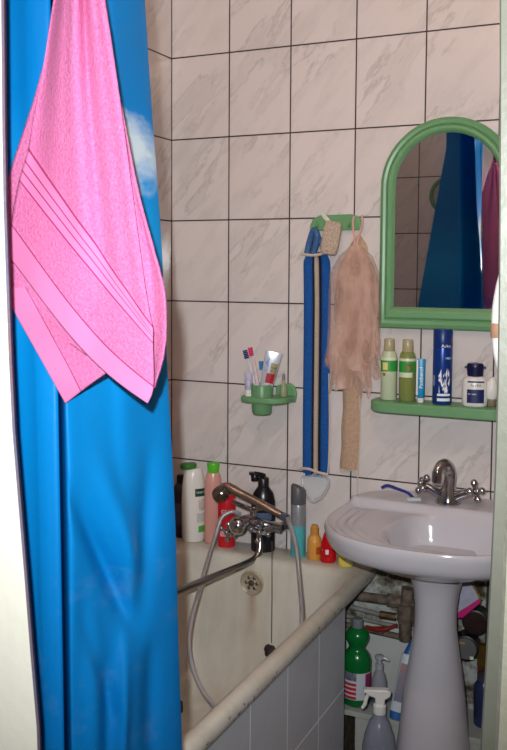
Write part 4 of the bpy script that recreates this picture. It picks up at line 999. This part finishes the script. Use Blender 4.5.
# drape creases of the front panel: start and end (cloth column, cloth row), height, width
CREASES = [(72, 455, 136, 604, -.022, 8), (98, 430, 140, 560, .020, 12), (124, 600, 120, 760, .014, 7), (150, 430, 140, 610, -.012, 9), (92, 560, 96, 740, .010, 10), (108, 610, 106, 740, -.010, 7), (150, 610, 152, 750, -.012, 9), (80, 560, 120, 690, -.007, 6)]
cpx = spline([(a_, b_, 0) for a_, b_, _ in plan], 10)
def curt(u, v):
    k = u*(len(cs)-1); i = min(int(k), len(cs)-2); f_ = k-i
    xt, xb, Y = cs[i].lerp(cs[i+1], f_)
    ca, cb, _ = cpx[i].lerp(cpx[i+1], f_)
    z = RZ+.011+(.09-RZ-.011)*v
    s = (zt_-z)/(zt_-zb_); s = max(-.1, min(1.1, s))
    s2 = s+.55*s*(1-s) if 0 < s < 1 else s
    sm = s*(1-u)+s2*u
    x = xt+(xb-xt)*sm
    fr_ = smoothstep(.66, .70, u)
    col_, row_ = ca+(cb-ca)*sm, 750*s
    h = .0025*sin(row_*.02+col_*.06)
    for xa, za, xc, zc, am, wd in CREASES:
        t = ((col_-xa)*(xc-xa)+(row_-za)*(zc-za))/((xc-xa)**2+(zc-za)**2); tt_ = min(1, max(0, t))
        dd_ = sqrt((col_-xa-tt_*(xc-xa))**2+(row_-za-tt_*(zc-za))**2)
        h += am*exp(-(dd_/wd)**2)*sin(pi*min(1, max(.05, tt_*.9+.05)))
    return (x+.75*h*fr_, Y-.66*h*fr_, z)
ct_ = obj('shower_curtain', MB().grid(curt, 240, 230).shift((.6, RY, RZ)), blue, loc=(.6, RY, RZ), smooth=180, solid=.0008)
tag(ct_, 'blue nylon shower curtain with a white cloud, gathered at the left', 'shower curtain')

# ------------------------------------------------------------------ pink towel on a hook
hx, hz_ = at(80, -104, -1.495).x, at(80, -104, -1.495).z
hk = thing('towel_hook', 'dark metal hook on the door frame holding the pink towel', 'hook', (hx, -1.548, 2.03))
dk = mat('hook_dark', S(70, 62, 58), .35, .8)
obj('hook_plate', MB().box(-.012, .012, .0005, .0045, -.03, .03), dk, hk, bevel=.002)
hr = hz_-2.03
obj('hook_wire', MB().tube(spline([(0, .004, 0), (0, .022, -.02), (0, .030, hr*.5), (0, .036, hr-.006), (0, .052, hr-.018), (0, .068, hr-.006), (0, .070, hr+.02)], 6), .0045, 10), dk, hk)
tow = bpy.data.materials.new('pink_terry'); nt, p = nodes(tow)
av = N(nt, 'ShaderNodeAttribute', attribute_name='band'); fv = av.outputs['Fac']
co = objco(nt)
n1 = noise(nt, co, 420, 3, .7); n2 = noise(nt, co, 230, 2)
pile = mixc(nt, ramp(nt, mathn(nt, 'MULTIPLY', mathn(nt, 'ADD', n1, n2), .5), [(.25, (0, 0, 0, 1)), (.75, (1, 1, 1, 1))]), S(196, 90, 144), S(224, 134, 180))
flatc = S(214, 122, 168)
def within(a, b): return mathn(nt, 'MULTIPLY', mathn(nt, 'GREATER_THAN', fv, a), mathn(nt, 'LESS_THAN', fv, b))
flat_m = mathn(nt, 'MAXIMUM', within(.86, 1.2), mathn(nt, 'MAXIMUM', within(.565, .60), mathn(nt, 'MAXIMUM', within(.605, .64), within(.645, .68))))
line_m = None
for c0 in (.56, .602, .642, .683, .858):
    w_ = within(c0-.0035, c0+.0035); line_m = w_ if line_m is None else mathn(nt, 'MAXIMUM', line_m, w_)
c = mixc(nt, flat_m, pile, flatc); c = mixc(nt, line_m, c, S(160, 50, 100))
L(nt, c, p.inputs['Base Color']); p.inputs['Roughness'].default_value = .95; p.inputs['Sheen Weight'].default_value = .05; p.inputs['Specular IOR Level'].default_value = .1
hgt = mathn(nt, 'MULTIPLY', mathn(nt, 'ADD', n1, n2), mathn(nt, 'SUBTRACT', 1.0, mathn(nt, 'MAXIMUM', flat_m, line_m)))
bumpn(nt, p, hgt, .6, .004)
tw_o = Vector((hx, -1.495, hz_))
tw = MB(); bandv = []
def poly_at(keys, v):
    for a, b in zip(keys, keys[1:]):
        if v <= b[0]+1e-9:
            k = (v-a[0])/(b[0]-a[0]); return (a[1]+(b[1]-a[1])*k, a[2]+(b[2]-a[2])*k)
    return keys[-1][1:]
def smooth_keys(keys, n=8):
    pts = spline([(k[0], k[1], k[2]) for k in keys], n); return [tuple(p_) for p_ in pts]
def flap(lk, rk, Yf, folds, nu=60, nv=110, sag=0, bandf=None):
    lk = smooth_keys(lk); rk = smooth_keys(rk)
    w = nu+1; vs = []
    for j in range(nv+1):
        v = j/nv; l_ = poly_at(lk, v); r_ = poly_at(rk, v)
        for i in range(nu+1):
            u = i/nu
            px = l_[0]+(r_[0]-l_[0])*u; py = l_[1]+(r_[1]-l_[1])*u
            py += sag(u, v) if sag else 0
            vs.append(at(px, py, Yf(u, v)+folds(u, v))-tw_o)
            bandv.append(bandf(u, v) if bandf else v)
    tw.add(vs, [(j*w+i, j*w+i+1, (j+1)*w+i+1, (j+1)*w+i) for j in range(nv) for i in range(nu)])
# front flap
lk = [(0, 77, -112), (.36, 54, 0), (.46, 42, 75), (.52, 33, 122), (.56, 29, 149), (.683, 20, 180), (.858, 12, 224), (1.0, 11, 258)]
rk = [(0, 85, -112), (.36, 104, 0), (.46, 121, 110), (.52, 145, 285), (.56, 152.5, 326), (.683, 153, 342), (.858, 153.5, 386), (1.0, 148, 403)]
flap(lk, rk, lambda u, v: -1.512+.012*(2*abs(u-.5))**2, lambda u, v: (.011*sin(u*11+.9)+.004*sin(u*23+.5))*(1-.85*smoothstep(.25, .75, v))*smoothstep(0, .2, v)+.004*sin(u*8+v*3)*v,
     sag=lambda u, v: 15*sin(pi*u**1.15)*smoothstep(.6, .9, v))
# the towel's other corner hanging behind on the left, its hem along the lower left edge
hem = [(0, 14, 310), (.5, 39, 355), (1.0, 66, 403)]
flap([(0, 84, -100), (.3, 40, 80), (.6, 9, 180), (.75, 4, 240), (1.0, 9, 300)], [(0, 86, -100), (.3, 100, 100), (.6, 108, 250), (.75, 109, 310), (1.0, 109, 371)],
     lambda u, v: -1.480, lambda u, v: .003*sin(u*9+v*4), nu=40, nv=80, bandf=lambda u, v: 0.2)
lk = [(0, 16, 264), (.5, 50, 318), (1.0, 76, 388)]
flap([(0, 30, 262), (.5, 20, 275), (1.0, 8, 299)], [(0, 109, 371), (.5, 88, 386), (1.0, 66, 403)],
     lambda u, v: -1.483, lambda u, v: .003*sin(u*9+v*4), nu=50, nv=60, bandf=lambda u, v: .60+.40*v+.10*(1-u)*v if v*.4+.6+.10*(1-u)*v > .72 else .2)
# right back flap
lk = [(0, 88, -90), (.4, 108, 40), (.7, 128, 180), (.9, 140, 300), (1.0, 143, 384)]
rk = [(0, 90, -90), (.4, 106, 30), (.55, 121, 110), (.66, 137, 190), (.76, 152, 245), (.86, 163, 285), (.94, 166, 312), (.98, 165, 350), (1.0, 155, 388)]
flap(lk, rk, lambda u, v: -1.484, lambda u, v: .004*sin(u*6+v*5), nu=30, nv=70, bandf=lambda u, v: .2)
pt = obj('bath_towel', tw, tow, loc=tw_o, smooth=180, solid=.004)
at_ = pt.data.attributes.new('band', 'FLOAT', 'POINT')
at_.data.foreach_set('value', bandv)
tag(pt, 'pink terry towel with woven stripes hanging in front of the curtain', 'towel')
# green towel ring on the inside of the door wall (seen in the mirror)
gr = thing('towel_ring', 'green towel ring on the wall by the door, seen in the mirror', 'towel ring', (.528, YF, 1.835))
rg = [(.075*sin(2*pi*k/40), .03, -.075+.075*cos(2*pi*k/40)) for k in range(41)]
obj('ring', MB().tube(rg, .009, 12, cap=False), green, gr)
obj('mount', MB().box(-.025, .025, .0005, .035, -.012, .022), green, gr, bevel=.005)
